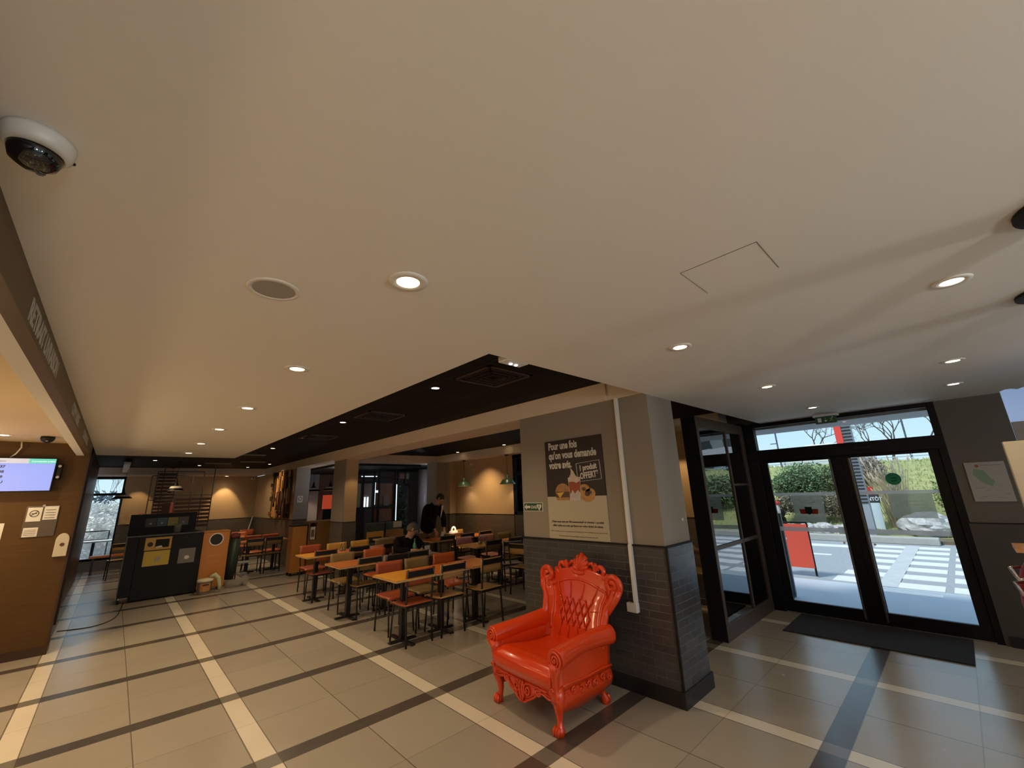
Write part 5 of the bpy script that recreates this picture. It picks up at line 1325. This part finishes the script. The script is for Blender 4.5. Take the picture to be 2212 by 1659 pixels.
body = skin('body', [[(*pel, .12), (sx_, sy_ - .02, .70, .11), (*ch, .12), (sx_ + .03, sy_ - .10, 1.0, .055), (*(hd_ - V((0, 0, .055))), (.076, .088)), (*(hd_ + V((0, 0, .05))), (.086, .10))],
      [(*ch, .12), (*lsh, .055), (*lel, .04), (*lh, .027)], [(*ch, .12), (*rsh, .055), (*rel, .04), (*rh, .027)]] + legs + hand('h', lh, (.8, -.6, 0), (0, 0, 1), None, curl=.3) + hand('h', rh, (-.6, -.8, 0), (0, 0, 1), None, curl=.3), M_skin, t)
face(body, hd_, FD, (.1, 0, 1), M_grey)
skin('coat', [[(*(pel + V((0, 0, .0))), (.19, .15)), (sx_, sy_ - .02, .70, (.19, .15)), (*ch, (.20, .15)), (sx_ + .02, sy_ - .08, .97, (.11, .09))],
      [(*ch, (.20, .15)), (*lsh, .095), (*lel, .066), (*(lel.lerp(lh, .85)), .05)], [(*ch, (.20, .15)), (*rsh, .095), (*rel, .066), (*(rel.lerp(rh, .85)), .05)]], M_jack, t)
skin('trousers', [[(sx_ - .10, sy_ - .04, .54, .11), (sx_ - .12, sy_ - .46, .53, .085), (sx_ - .12, sy_ - .49, .09, .06)], [(sx_ - .10, sy_ - .04, .54, .11), (sx_ + .10, sy_ - .04, .54, .11)], [(sx_ + .10, sy_ - .04, .54, .11), (sx_ + .12, sy_ - .46, .53, .085), (sx_ + .12, sy_ - .49, .09, .06)]], mat('dark_trousers', (.012, .012, .015), .9, spec=.1), t)
for s in (-1, 1): MB().blob((sx_ + s * .12, sy_ - .56, .045), (.05, .13, .045), 14, 8).build('shoe', M_shoe, t, smooth=True)
anchor(t, (sx_, sy_, 0))
# ------------------------------------------------------------------ play room
M_pw1 = mat('play_brown', (.22, .09, .05), .6, noise=.4, nscale=4); M_pg = mat('play_olive', (.22, .21, .14), .6, noise=.3, nscale=3); M_pp = mat('play_pinkgrey', (.32, .27, .25), .6, noise=.2, nscale=3)
t = thing('play_structure', 'dark framed play structure with brown and olive panels in the play room', 'play structure')
f = MB()
for x in (5.39, 5.74, 5.90, 6.47, 6.55): f.box(x, x + .05, 12.4, 12.46, 0, 2.52)
for z in (1.40, 2.17, 2.30): f.box(5.0, 6.60, 12.41, 12.45, z, z + .035)
f.build('frame', M_black, t)
MB().box(5.08, 5.38, 12.5, 12.55, 1.45, 2.14).build('olive_panel', M_pg, t); MB().box(5.45, 5.73, 12.5, 12.55, 1.45, 2.14).build('grey_panel', M_pp, t)
MB().box(5.97, 6.46, 12.5, 12.8, 1.50, 2.14).build('brown_box', M_pw1, t); MB().box(6.12, 6.32, 12.47, 12.5, 1.46, 1.76).build('paper', mat('play_paper', (.18, .14, .09), .6), t)
MB().box(5.97, 6.46, 12.5, 12.8, 1.0, 1.38).build('brown_box', M_pw1, t); MB().box(6.42, 6.58, 12.5, 12.55, 2.25, 2.42).build('red_cushion', mat('play_red', (.16, .03, .02), .7), t)
MB().box(6.66, 6.84, 12.5, 12.55, 2.28, 2.45).build('pink_cushion', mat('play_pink', (.22, .10, .08), .7), t); MB().box(6.90, 7.0, 12.5, 12.55, 2.28, 2.45).build('green_cushion', mat('play_green', (.16, .20, .10), .7), t)
g = MB().box(5.49, 5.53, 12.46, 12.48, 1.45, 1.74).box(5.58, 5.62, 12.46, 12.48, 1.45, 1.74).box(5.80, 5.825, 12.44, 12.46, 1.5, 2.2).box(5.35, 5.85, 12.42, 12.44, 2.34, 2.365).box(5.78, 5.92, 12.42, 12.44, 1.86, 1.93)
g.box(6.50, 6.52, 12.38, 12.40, 1.0, 2.1)
g.build('light_tube', mat('tube_light', (.75, .9, 1.0), .5, emit=1.0), t)
anchor(t, (6, 12.5, 0))
o = MB().lathe([(.16, 0), (.16, 2.55), (0, 2.55)], (7.30, 12.1, 0), 32).build('round_column', mat('grey_column', (.30, .28, .28), .4), smooth=True); tag(o, 'round grey column at the right of the play room', 'column')
f = MB().box(6.60, 6.64, 12.7, 12.75, 0, 2.1).box(6.64, 7.12, 12.7, 12.75, 2.06, 2.12).box(7.5, 7.55, 12.3, 12.35, 0, 2.4).box(6.95, 6.98, 12.7, 12.75, 2.12, 2.5)
f.tube([(6.6 + .55 * math.sin(a), 12.75, 2.0 + .5 * math.cos(a)) for a in [PI / 2 * i / 10 for i in range(11)]], .018, 8)
o = struct(f.build('window_5', M_black), 'dark framed glazing of the play room'); MB().box(6.64, 7.12, 12.72, 12.73, 0, 2.5).build('pane', M_glass, o)
def foliage(name, label, cat, blobs, n, leaf_, m, seed, parent=None, grp=None, core=None, stem=None):
    rnd = random.Random(seed); g = MB()
    for c, r in blobs:
        k = int(n * (r[0] * r[1] * r[2]) ** .5 / max(1e-6, sum((q[0] * q[1] * q[2]) ** .5 for _, q in blobs)))
        for _ in range(k):
            a = rnd.uniform(0, 2 * PI); cz = rnd.uniform(-.9, 1); sr = math.sqrt(1 - cz * cz); rr = rnd.uniform(.72, 1.06)
            p = V((c[0] + r[0] * sr * math.cos(a) * rr, c[1] + r[1] * sr * math.sin(a) * rr, c[2] + r[2] * cz * rr))
            d = V((rnd.uniform(-1, 1), rnd.uniform(-1, 1), rnd.uniform(-.4, 1))).normalized(); s_ = d.cross(V((rnd.uniform(-1, 1), rnd.uniform(-1, 1), rnd.uniform(-1, 1)))).normalized()
            L = leaf_ * rnd.uniform(.6, 1.4)
            g.add([p, p + d * L * .5 + s_ * L * .22, p + d * L, p + d * L * .5 - s_ * L * .22], [(0, 1, 2, 3)])
    t = thing(name, label, cat, group=grp)
    g.build('foliage', m, t)
    b = MB()
    for c, r in blobs: b.blob(c, (r[0] * .72, r[1] * .72, r[2] * .72), 12, 8, .1, seed)
    b.build('branches', core or mat('bush_core', (.035, .045, .02), .9), t)
    anchor(t, (blobs[0][0][0], blobs[0][0][1], blobs[0][0][2] - blobs[0][1][2])); return t
foliage('potted_shrub', 'tall dark green shrub in the play room', 'plant', [((6.88, 12.95, 1.2), (.26, .2, .85)), ((6.84, 12.9, .5), (.2, .16, .5))], 1500, .10, mat('dark_leaf', (.06, .12, .06), .6), 7)
o = MB().box(5.4, 5.98, 11.6, 12.1, .40, .46).box(6.0, 6.5, 11.6, 12.1, .40, .46).box(5.4, 5.98, 12.02, 12.12, .46, 1.0).box(6.0, 6.5, 12.02, 12.12, .46, 1.0).build('sofa', mat('sofa_olive', (.085, .09, .055), .8), bevel=.03); tag(o, 'grey-green padded bench with two back cushions before the play room', 'bench')
MB().box(5.45, 6.45, 11.65, 12.1, 0, .40).build('plinth', M_black, o)
o = MB().box(4.24, 4.60, 10.4, 10.46, 0, 1.49).build('partition_panel', mat('blue_black', (.006, .006, .012), .5)); tag(o, 'black upright panel right of the middle pillar', 'panel')
MB().box(4.2, 4.64, 10.36, 10.5, 0, .03).build('foot', M_black, o)
t = thing('high_chair', 'light wooden high chair behind the seated man', 'high chair', (4.72, 9.75, 0), .1)
hc = PLY['yellow']
for sx_ in (-.2, .2):
    for sy_ in (-.2, .2): MB().bar((sx_ * 1.15, sy_ * 1.1, 0), (sx_, sy_, .92 if sy_ > 0 else .78), .035, .035).build('leg', hc, t)
MB().box(-.22, .22, -.2, .2, .50, .53).build('seat', hc, t); MB().box(-.22, .22, .18, .21, .80, .92).build('backrest', hc, t); MB().box(-.25, .25, -.36, -.12, .76, .79).box(-.22, .22, -.22, -.19, .62, .76).build('tray', mat('pale_ply', (.55, .42, .24), .4), t)
t = thing('high_chair', 'orange wooden high chair with white tag before the play room', 'high chair', (5.25, 9.9, 0), -.2)
for sx_ in (-.2, .2):
    for sy_ in (-.2, .2): MB().bar((sx_ * 1.15, sy_ * 1.1, 0), (sx_, sy_, .92 if sy_ > 0 else .78), .035, .035).build('leg', PLY['wood'], t)
MB().box(-.22, .22, -.2, .2, .50, .53).build('seat', PLY['wood'], t); MB().box(-.22, .22, .18, .21, .62, .92).box(-.23, .23, -.3, -.1, .76, .79).build('backrest', mat('orange_ply', (.40, .19, .06), .4), t)
MB().box(-.10, .11, -.02, .0, .98, 1.12).build('white_tag', M_paper, t)
# far zone between wall end and middle pillar
struct(bx('wall_far_zone', mat('bluegrey_panel', (.10, .13, .19), .5), 4.40, 4.66, 15.0, 15.1, 0, 2.0), 'blue-grey panel in the far zone')
struct(bx('wall_far_zone', mat('lightgrey_column', (.30, .29, .30), .5), 4.66, 4.95, 14.9, 15.2, 0, 2.55), 'light grey column in the far zone')
struct(bx('wall_far_zone', mat('brown_far_wall', (.14, .07, .035), .6), 4.95, 5.9, 15.2, 15.3, 0, 2.55), 'brown wall in the far zone')
f = MB().box(4.18, 4.24, 14.8, 14.85, .8, 2.5).box(4.38, 4.42, 14.8, 14.85, .8, 2.5)
o = struct(f.build('window_6', M_alu), 'narrow bright window strip in the far zone'); MB().box(4.24, 4.38, 14.83, 14.835, .8, 2.5).build('pane', mat('daylit_pane', (.45, .62, .72), .4, emit=.7), o)
t = thing('order_terminal', 'order terminal with red-orange screen and black foot behind the middle pillar', 'terminal')
MB().box(4.82, 5.17, 14.0, 14.06, 1.42, 1.85).build('screen', mat('terminal_red', (.50, .06, .02), .4, emit=.45), t); MB().box(4.84, 5.16, 13.98, 14.08, 0, 1.42).build('body', M_black, t)
anchor(t, (5.0, 14.03, 0))

# ------------------------------------------------------------------ outside
M_side = mat('sidewalk', (.52, .58, .66), .8, noise=.08, nscale=2); M_asph = mat('asphalt', (.34, .37, .41), .85, noise=.2, nscale=25, bump=.3, bscale=120)
M_line = mat('road_paint', (.74, .77, .80), .7, noise=.1, nscale=9); M_grass = mat('bank_grass', (.34, .37, .16), .95, noise=.45, nscale=5, bump=1.0, bscale=18)
M_soil = mat('soil', (.16, .13, .09), .95, noise=.4, nscale=8, bump=.5); M_conc = mat('concrete_kerb', (.42, .42, .40), .85, noise=.15)
M_rock = mat('pale_rock', (.50, .50, .51), .9, noise=.5, nscale=12, bump=.9, bscale=9)
struct(bx('ground_pavement', M_side, 7.1, 9.62, -30, 25, -.2, -.04), 'pale pavement in front of the entrance')
struct(bx('ground_road', M_asph, 9.62, 60, -40, 40, -.25, -.06), 'grey asphalt road')
struct(bx('ground_bank_foot', M_soil, 16.3, 26, -40, 40, -.2, .02), 'soil strip at the foot of the bank')
o = MB().box(15.95, 16.3, .72, 9.0, -.06, .12).build('kerb', M_conc, bevel=.02); tag(o, 'pale concrete kerb behind the zebra crossing', 'kerb')
MB().box(15.95, 16.3, -12.0, .30, -.06, .12).build('kerb_section', M_conc, o, bevel=.02)
g = MB()
for i in range(7):
    x = 9.75 + i * .88
    g.box(x, x + .46, .54, 1.95 if i > 0 else 1.2, -.06, -.052); g.box(x, x + .46, -.6, .44, -.06, -.052)
for i in range(7): g.box(9.75 + i * .88, 10.21 + i * .88, -3.5, -.7, -.06, -.052)
g.box(9.2, 9.4, .55, 1.25, -.042, -.036).box(12.95, 13.15, 2.55, 3.2, -.06, -.052).box(14.6, 15.1, 2.2, 3.4, -.06, -.052).box(9.85, 10.35, 1.6, 2.0, -.06, -.052)
z = g.build('zebra_crossing', M_line); tag(z, 'white zebra crossing stripes painted on the road', 'road marking')
o = MB().box(9.7, 15.6, 0, .26, -.052, -.048).build('guide_strip', mat('guide_grey', (.52, .55, .58), .8, noise=.2)); tag(o, 'pale tactile guide strip across the zebra stripes', 'road marking')
o.location = (0, 1.10, 0); 
def hillf(u, v):
    x = 17.0 + v * 12; y = -34 + u * 68
    k = min(1, v * 12 / 6.5); z = .03 + 2.35 * (k * k * (3 - 2 * k)) + .08 * math.sin(y * 1.7) * math.sin(x * 1.3)
    return V((x, y, z))
hill = struct(MB().grid(hillf, 90, 26).build('ground_bank', M_grass, smooth=True), 'grass bank across the road')
# grass tufts on the visible bank
rnd = random.Random(5); g = MB()
for _ in range(9000):
    y = rnd.uniform(-9, 8); v = rnd.uniform(.02, .62); p = hillf((y + 34) / 68, v); p.y = y
    d = V((rnd.uniform(-.5, .5), rnd.uniform(-.5, .5), 1)).normalized(); L = rnd.uniform(.05, .16); s_ = V((rnd.uniform(-1, 1), rnd.uniform(-1, 1), 0)).normalized() * .02
    g.add([p - s_, p + s_, p + d * L], [(0, 1, 2)])
o = g.build('bank_grass', mat('grass_blades', (.46, .48, .22), .9, noise=.35, nscale=2)); tag(o, 'rough olive grass growing on the bank', 'grass', None, 'stuff')
foliage('bush', 'large rounded dark green bush on the bank seen through the left door leaf', 'bush', [((19.2, 4.05, 1.75), (.85, 1.0, .62)), ((19.2, 4.7, 1.5), (.6, .6, .45)), ((19.3, 3.4, 1.7), (.6, .65, .5))], 6500, .10, mat('bush_green', (.17, .27, .13), .6, noise=.4, nscale=5), 1)
foliage('bush', 'low brownish bush under the big green bush, behind the printed film', 'bush', [((18.2, 3.3, .85), (.5, .7, .45)), ((18.2, 4.4, .9), (.5, .6, .4))], 2500, .08, mat('bush_brown', (.24, .19, .15), .8, noise=.4, nscale=6), 2)
foliage('bush', 'green bush at the right edge of the right door leaf', 'bush', [((18.4, .15, 1.15), (.6, .55, .55)), ((18.6, -.6, 1.3), (.7, .6, .6))], 3000, .09, mat('bush_green2', (.22, .29, .10), .6, noise=.4, nscale=5), 3)
foliage('bush', 'grey leafless bush at the top left of the right door leaf', 'bush', [((21.0, 2.55, 2.0), (.6, .75, .6))], 2600, .09, mat('bush_grey', (.30, .26, .25), .8, noise=.3, nscale=6), 4, core=mat('bush_core2', (.16, .13, .11), .9))
for i, (x, y, l) in enumerate(((19.5, -3.0, 'near bush mirrored in the partition glass'), (19.0, -6.5, 'far bush mirrored in the partition glass'))):
    foliage('bush', l, 'bush', [((x, y, 1.4), (.9, 1.4, .7))], 3000, .12, mat('bush_green'if i == 0 else 'bush_brown', (0, 0, 0)), 20 + i)
# dry ornamental grass
t = thing('dry_grass', 'clump of tall dry ornamental grass behind the right door leaf', 'ornamental grass')
rnd = random.Random(9); g = MB(); h_ = MB()
for i in range(170):
    b = V((18.3 + rnd.uniform(-.25, .25), 1.55 + rnd.uniform(-.25, .25), .1)); a = rnd.uniform(-.35, .9); L = rnd.uniform(.9, 2.2)
    e_ = b + V((rnd.uniform(-.3, .3), a * L * .45, L)); mid = b.lerp(e_, .55) + V((0, -a * .1, .1))
    g.tube([b, mid, e_], [.009, .007, .004], 4)
    if i % 3 == 0: h_.tube([e_, e_ + V((0, .05 * a, .10)), e_ + V((0, .12 * a, .22))], [.012, .028, .006], 6)
g.build('stems', mat('straw', (.52, .42, .26), .8), t); h_.build('seed_heads', mat('straw_head', (.62, .52, .40), .9), t)
anchor(t, (18.3, 1.55, .05))
def rock(p, r, label, seed, grp=None):
    o = MB().blob((0, 0, 0), r, 22, 14, .14, seed).build('rock', M_rock); o.location = p; tag(o, label, 'rock', grp)
rock((17.6, .95, .28), (.5, .62, .40), 'big pale rock at the foot of the bank, right door leaf', 2)
for i, (y, s, l) in enumerate(((3.9, .26, 'pale rock under the printed film, left'), (3.45, .30, 'pale rock under the printed film, middle'), (2.95, .24, 'pale rock under the printed film, right'), (4.35, .22, 'small pale rock beside the motor scooter'))): rock((17.3, y, .12), (s, s * 1.1, s * .8), l, 5 + i)
o = MB().box(17.0, 17.1, 2.2, 3.0, .0, .26).build('low_board', mat('grey_board', (.20, .20, .21), .8)); tag(o, 'low grey board in the planting strip', 'board')
# sign A BIENTOT
t = thing('road_sign', 'dark sign reading À BIENTÔT on two pale blue-grey posts', 'sign')
MB().box(17.8, 17.86, 1.90, 2.55, .96, 1.22).build('board', mat('sign_dark', (.03, .035, .05), .6), t); MB().box(17.8, 17.86, 2.0, 2.3, 1.22, 1.46).build('red_cap', mat('sign_red', (0, 0, 0)), t)
MB().box(17.8, 17.86, 1.93, 2.17, .05, .96).build('post', mat('post_grey', (.62, .72, .82), .6), t); MB().box(17.8, 17.86, 2.27, 2.50, .05, .96).build('post', mat('post_grey', (0, 0, 0)), t)
MB().box(17.82, 17.84, 2.17, 2.27, .50, .56).build('cross_bar', M_ink, t)
text('lettering', 'À BIENTÔT', .15, mat('sign_lettering', (.8, .82, .85), .5), (17.79, 2.16, 1.03), -YP, ZP, t, bold=.004, align='CENTER', sxy=.85)
anchor(t, (17.83, 2.2, .05))
# tall totem with red stripe
t = thing('totem_sign', 'tall totem with red stripe and dark corrugated side', 'sign')
MB().box(16.6, 16.7, 2.28, 2.46, 0, 5.2).build('red_stripe', mat('totem_red', (.80, .06, .04), .5), t)
MB().box(16.62, 16.9, 2.04, 2.28, 0, 5.2).build('side', mat('totem_grey', (.30, .33, .38), .6), t)
for i in range(52): 
    if i >= 10: MB().box(16.60, 16.62, 2.05, 2.28, i * .1, i * .1 + .05).build('rib', M_ink, t)
anchor(t, (16.7, 2.25, 0))
# sandwich board and dark panel
t = thing('pavement_sign', 'red fabric pavement sign on black legs outside the left door leaf', 'pavement sign')
MB().box(9.93, 9.95, 2.25, 2.95, .10, .90).build('red_panel', mat('red_canvas', (.78, .10, .06), .7, bump=.3, bscale=8), t)
MB().bar((9.96, 2.25, -.04), (9.96, 2.25, .93), .03, .03).bar((9.96, 2.95, -.04), (9.96, 2.95, .93), .03, .03).bar((9.96, 2.25, .93), (9.96, 2.95, .93), .03, .03).build('frame', M_black, t)
MB().lathe([(0, -.002), (.035, -.002), (.035, 0), (0, 0)], (9.93, 2.66, .62), 20, 'x').build('white_dot', M_white, t)
anchor(t, (9.96, 2.6, -.04))
t = thing('menu_board', 'dark grey upright board just outside the left door leaf', 'board')
MB().box(8.0, 8.05, 2.14, 2.75, .0, 1.22).build('panel', mat('board_grey', (.12, .14, .17), .5), t); MB().box(7.95, 8.1, 2.16, 2.22, -.04, .0).build('foot', M_black, t); MB().box(7.95, 8.1, 2.65, 2.71, -.04, 0).build('foot', M_black, t)
anchor(t, (8.02, 2.4, -.04))
# scooter
t = thing('motor_scooter', 'parked motor scooter with white and red front and pale number plate', 'motor scooter')
x, y = 16.9, 4.75
MB().lathe([(.0, -.05), (.22, -.05), (.24, 0), (.22, .05), (0, .05)], (x, y, .26), 20, 'y').build('wheel', M_black, t); MB().lathe([(.0, -.05), (.22, -.05), (.24, 0), (.22, .05), (0, .05)], (x + 1.1, y, .26), 20, 'y').build('wheel', M_black, t)
MB().blob((x + .15, y, .72), (.14, .22, .34), 16, 10).build('front_fairing', M_paper, t, smooth=True); MB().blob((x + .18, y, 1.0), (.13, .26, .10), 14, 8).build('red_cowl', mat('sign_red', (0, 0, 0)), t, smooth=True)
MB().blob((x + .75, y, .62), (.45, .17, .16), 16, 8).build('seat', M_black, t, smooth=True); MB().bar((x + .2, y - .35, 1.08), (x + .2, y + .35, 1.08), .03, .03).build('handlebar', M_black, t)
MB().box(x - .02, x, y - .13, y + .13, .66, .82).build('number_plate', mat('plate_blue', (.50, .62, .70), .5), t); MB().tube([(x, y, .26), (x + .12, y, .6)], .04, 8).build('fork', M_black, t)
anchor(t, (x + .5, y, .02))
# fence, wall and parked cars on top of the bank
t = thing('bank_fence', 'pale metal fence along the top of the grass bank', 'fence')
g = MB()
for i in range(22): g.box(25.0, 25.06, -12 + i * 1.2, -11.94 + i * 1.2, 2.2, 3.0)
g.build('posts', mat('fence_blue', (.40, .50, .62), .6), t); MB().box(25.0, 25.05, -12, 14, 2.82, 2.88).box(25.0, 25.05, -12, 14, 2.58, 2.62).build('rail', mat('fence_blue', (0, 0, 0)), t)
anchor(t, (25, 0, 2.2))
M_car = mat('car_white', (.7, .72, .75), .3); 
for i, (y, l) in enumerate(((9.4, 'left white parked car on top of the bank'), (4.6, 'right white parked car on top of the bank'))):
    t = thing('parked_car', l, 'car', group='white cars parked on top of the bank')
    MB().prism([(-1.9, .3), (1.9, .3), (1.95, .8), (1.1, .92), (.6, 1.38), (-1.0, 1.38), (-1.6, .9), (-1.95, .8)], (27.6, y, 2.15), YP, ZP, -1.6).build('body', M_car, t, bevel=.05)
    MB().prism([(.95, .92), (.55, 1.32), (-.9, 1.32), (-1.35, .92)], (27.59, y, 2.15), YP, ZP, .02).build('window_band', M_ink, t)
    for k in (-1.2, 1.2): MB().lathe([(0, -.1), (.31, -.1), (.31, .1), (0, .1)], (27.65, y + k, 2.46), 18, 'x').build('wheel', M_black, t)
    anchor(t, (28.3, y, 2.15))
# bare trees
M_bark = mat('bark', (.10, .085, .08), .9)
def tree(x, y, z, h, label, seed, lean=0, spread=.55, r0=.07):
    rnd = random.Random(seed); g = MB()
    def br(p, d, L, r, lev):
        n = 4; pts = [p]; q = p; dd = d
        for i in range(n):
            dd = (dd + V((rnd.uniform(-.12, .12), rnd.uniform(-.18, .18), rnd.uniform(-.05, .12)))).normalized(); q = q + dd * L / n; pts.append(q)
        g.tube(pts, [r * (1 - .45 * i / n) for i in range(n + 1)], 5 if lev else 8)
        if lev >= 6 or r < .0025: return
        for k in range(rnd.choice((2, 3, 3))):
            a = rnd.uniform(.3, .85) * spread * 1.5; ang = rnd.uniform(0, 2 * PI)
            s_ = dd.cross(V((math.cos(ang), math.sin(ang), .3))).normalized()
            nd = (dd * math.cos(a) + s_ * math.sin(a)).normalized(); nd.x *= .6; nd.normalize()
            br(pts[-1] if k else pts[-2], nd, L * rnd.uniform(.62, .85), r * .60, lev + 1)
    br(V((x, y, z)), V((0, lean, 1)).normalized(), h, r0, 0)
    o = g.build('bare_tree', M_bark); tag(o, label, 'tree', 'bare trees on the bank')
tree(26.5, 4.9, 2.2, 1.0, 'leafless tree seen through the left half of the transom', 31, .1, .75)
tree(26.5, 3.1, 2.2, 1.0, 'leafless tree right of the tall totem, seen through the transom', 12, -.1, .7)
tree(26.0, 1.9, 2.2, 1.0, 'leafless tree in the right half of the transom', 44, 0, .7)
tree(27.0, .6, 2.2, 1.1, 'leafless tree at the right end of the transom', 8, 0, .6)
for (x, y, h_, l) in ((26, 1.30, 3.4, 'grey lamp post among the bare trees'), (24, 5.95, 2.0, 'short post with arm at the left end of the transom')):
    o = MB().tube([(x, y, 2.2), (x, y, 2.2 + h_)], .035, 8).bar((x, y, 2.0 + h_ * .8), (x, y + .3, 2.0 + h_ * .8), .04, .04).build('lamp_post', mat('post_dark', (.08, .10, .14), .6)); tag(o, l, 'lamp post')
# apartment block mirrored in the partition
t = thing('apartment_building', 'white apartment block with balconies mirrored in the partition glass', 'building')
M_bw = mat('building_white', (.62, .62, .60), .7)
MB().box(58, 72, -44, -12, 0, 17).build('walls', M_bw, t)
for lv in range(5):
    z = 2.2 + lv * 3
    MB().box(56.6, 58, -42, -14, z, z + .18).build('balcony_slab', M_bw, t); MB().box(56.6, 56.7, -42, -14, z + .18, z + 1.1).build('balcony_rail', mat('rail_grey', (.5, .52, .55), .6), t)
    for k in range(9): MB().box(57.95, 58.02, -41 + k * 3.1, -39.6 + k * 3.1, z + .3, z + 2.4).build('window', mat('window_dark', (.06, .07, .08), .3), t)
MB().box(57.5, 72.5, -44.5, -11.5, 17, 18.2).build('roof', mat('roof_slate', (.16, .17, .19), .7), t)
anchor(t, (65, -28, 0))
# view from the far window
struct(bx('ground_terrace', M_side, -14, 12, 17.4, 45, -.2, -.06), 'terrace behind the far window')
M_pamp = mat('pampas', (.94, .92, .88), .9, noise=.04, nscale=9)
for i, (x, y, z, r, l) in enumerate(((-.25, 19.6, .68, .75, 'pale feathery shrub outside the far window, front'), (-.55, 20.6, 1.2, .7, 'pale feathery shrub outside the far window, behind left'), (.1, 20.8, 1.3, .6, 'pale feathery shrub outside the far window, behind right'))):
    foliage('pale_shrub', l, 'shrub', [((x, y, z), (r * .9, .5, r))], 1500, .14, M_pamp, 50 + i, core=mat('pampas_core', (.85, .82, .78), .9))
foliage('bush', 'blue-grey hedge far behind the pale shrubs', 'bush', [((-.6, 26, 1.2), (3.2, .8, 1.1))], 2500, .22, mat('hedge_blue', (.16, .19, .22), .9), 60)
tree(-.2, 34, 0, 1.5, 'small leafless tree outside the far window', 3, 0, .5, .03)
o = MB().box(-.75, .2, 18.0, 18.6, .72, .76).build('terrace_table', mat('terrace_white', (.7, .7, .7), .6)); tag(o, 'white terrace table outside the far window', 'table'); MB().box(-.35, -.28, 18.25, 18.32, -.06, .72).build('leg', M_black, o)
t = thing('terrace_railing', 'thin dark railing outside the far window', 'railing')
MB().box(-1.2, .0, 18.8, 18.83, 1.0, 1.03).box(-1.2, .0, 18.8, 18.83, .75, .77).build('rail', M_black, t)
MB().box(-.03, .0, 18.8, 18.83, -.06, 1.03).build('post', M_black, t); MB().box(-1.2, -1.17, 18.8, 18.83, -.06, 1.03).build('post', M_black, t)
anchor(t, (-.6, 18.8, -.06))
struct(bx('ground_rear', mat('bounce_ground', (.78, .78, .76), .8), -14, 7.1, -30, -4.4, -.2, -.06), 'unseen ground behind the camera, whitened to bounce daylight')  # ground made white so it reflects daylight up through the rear glazing
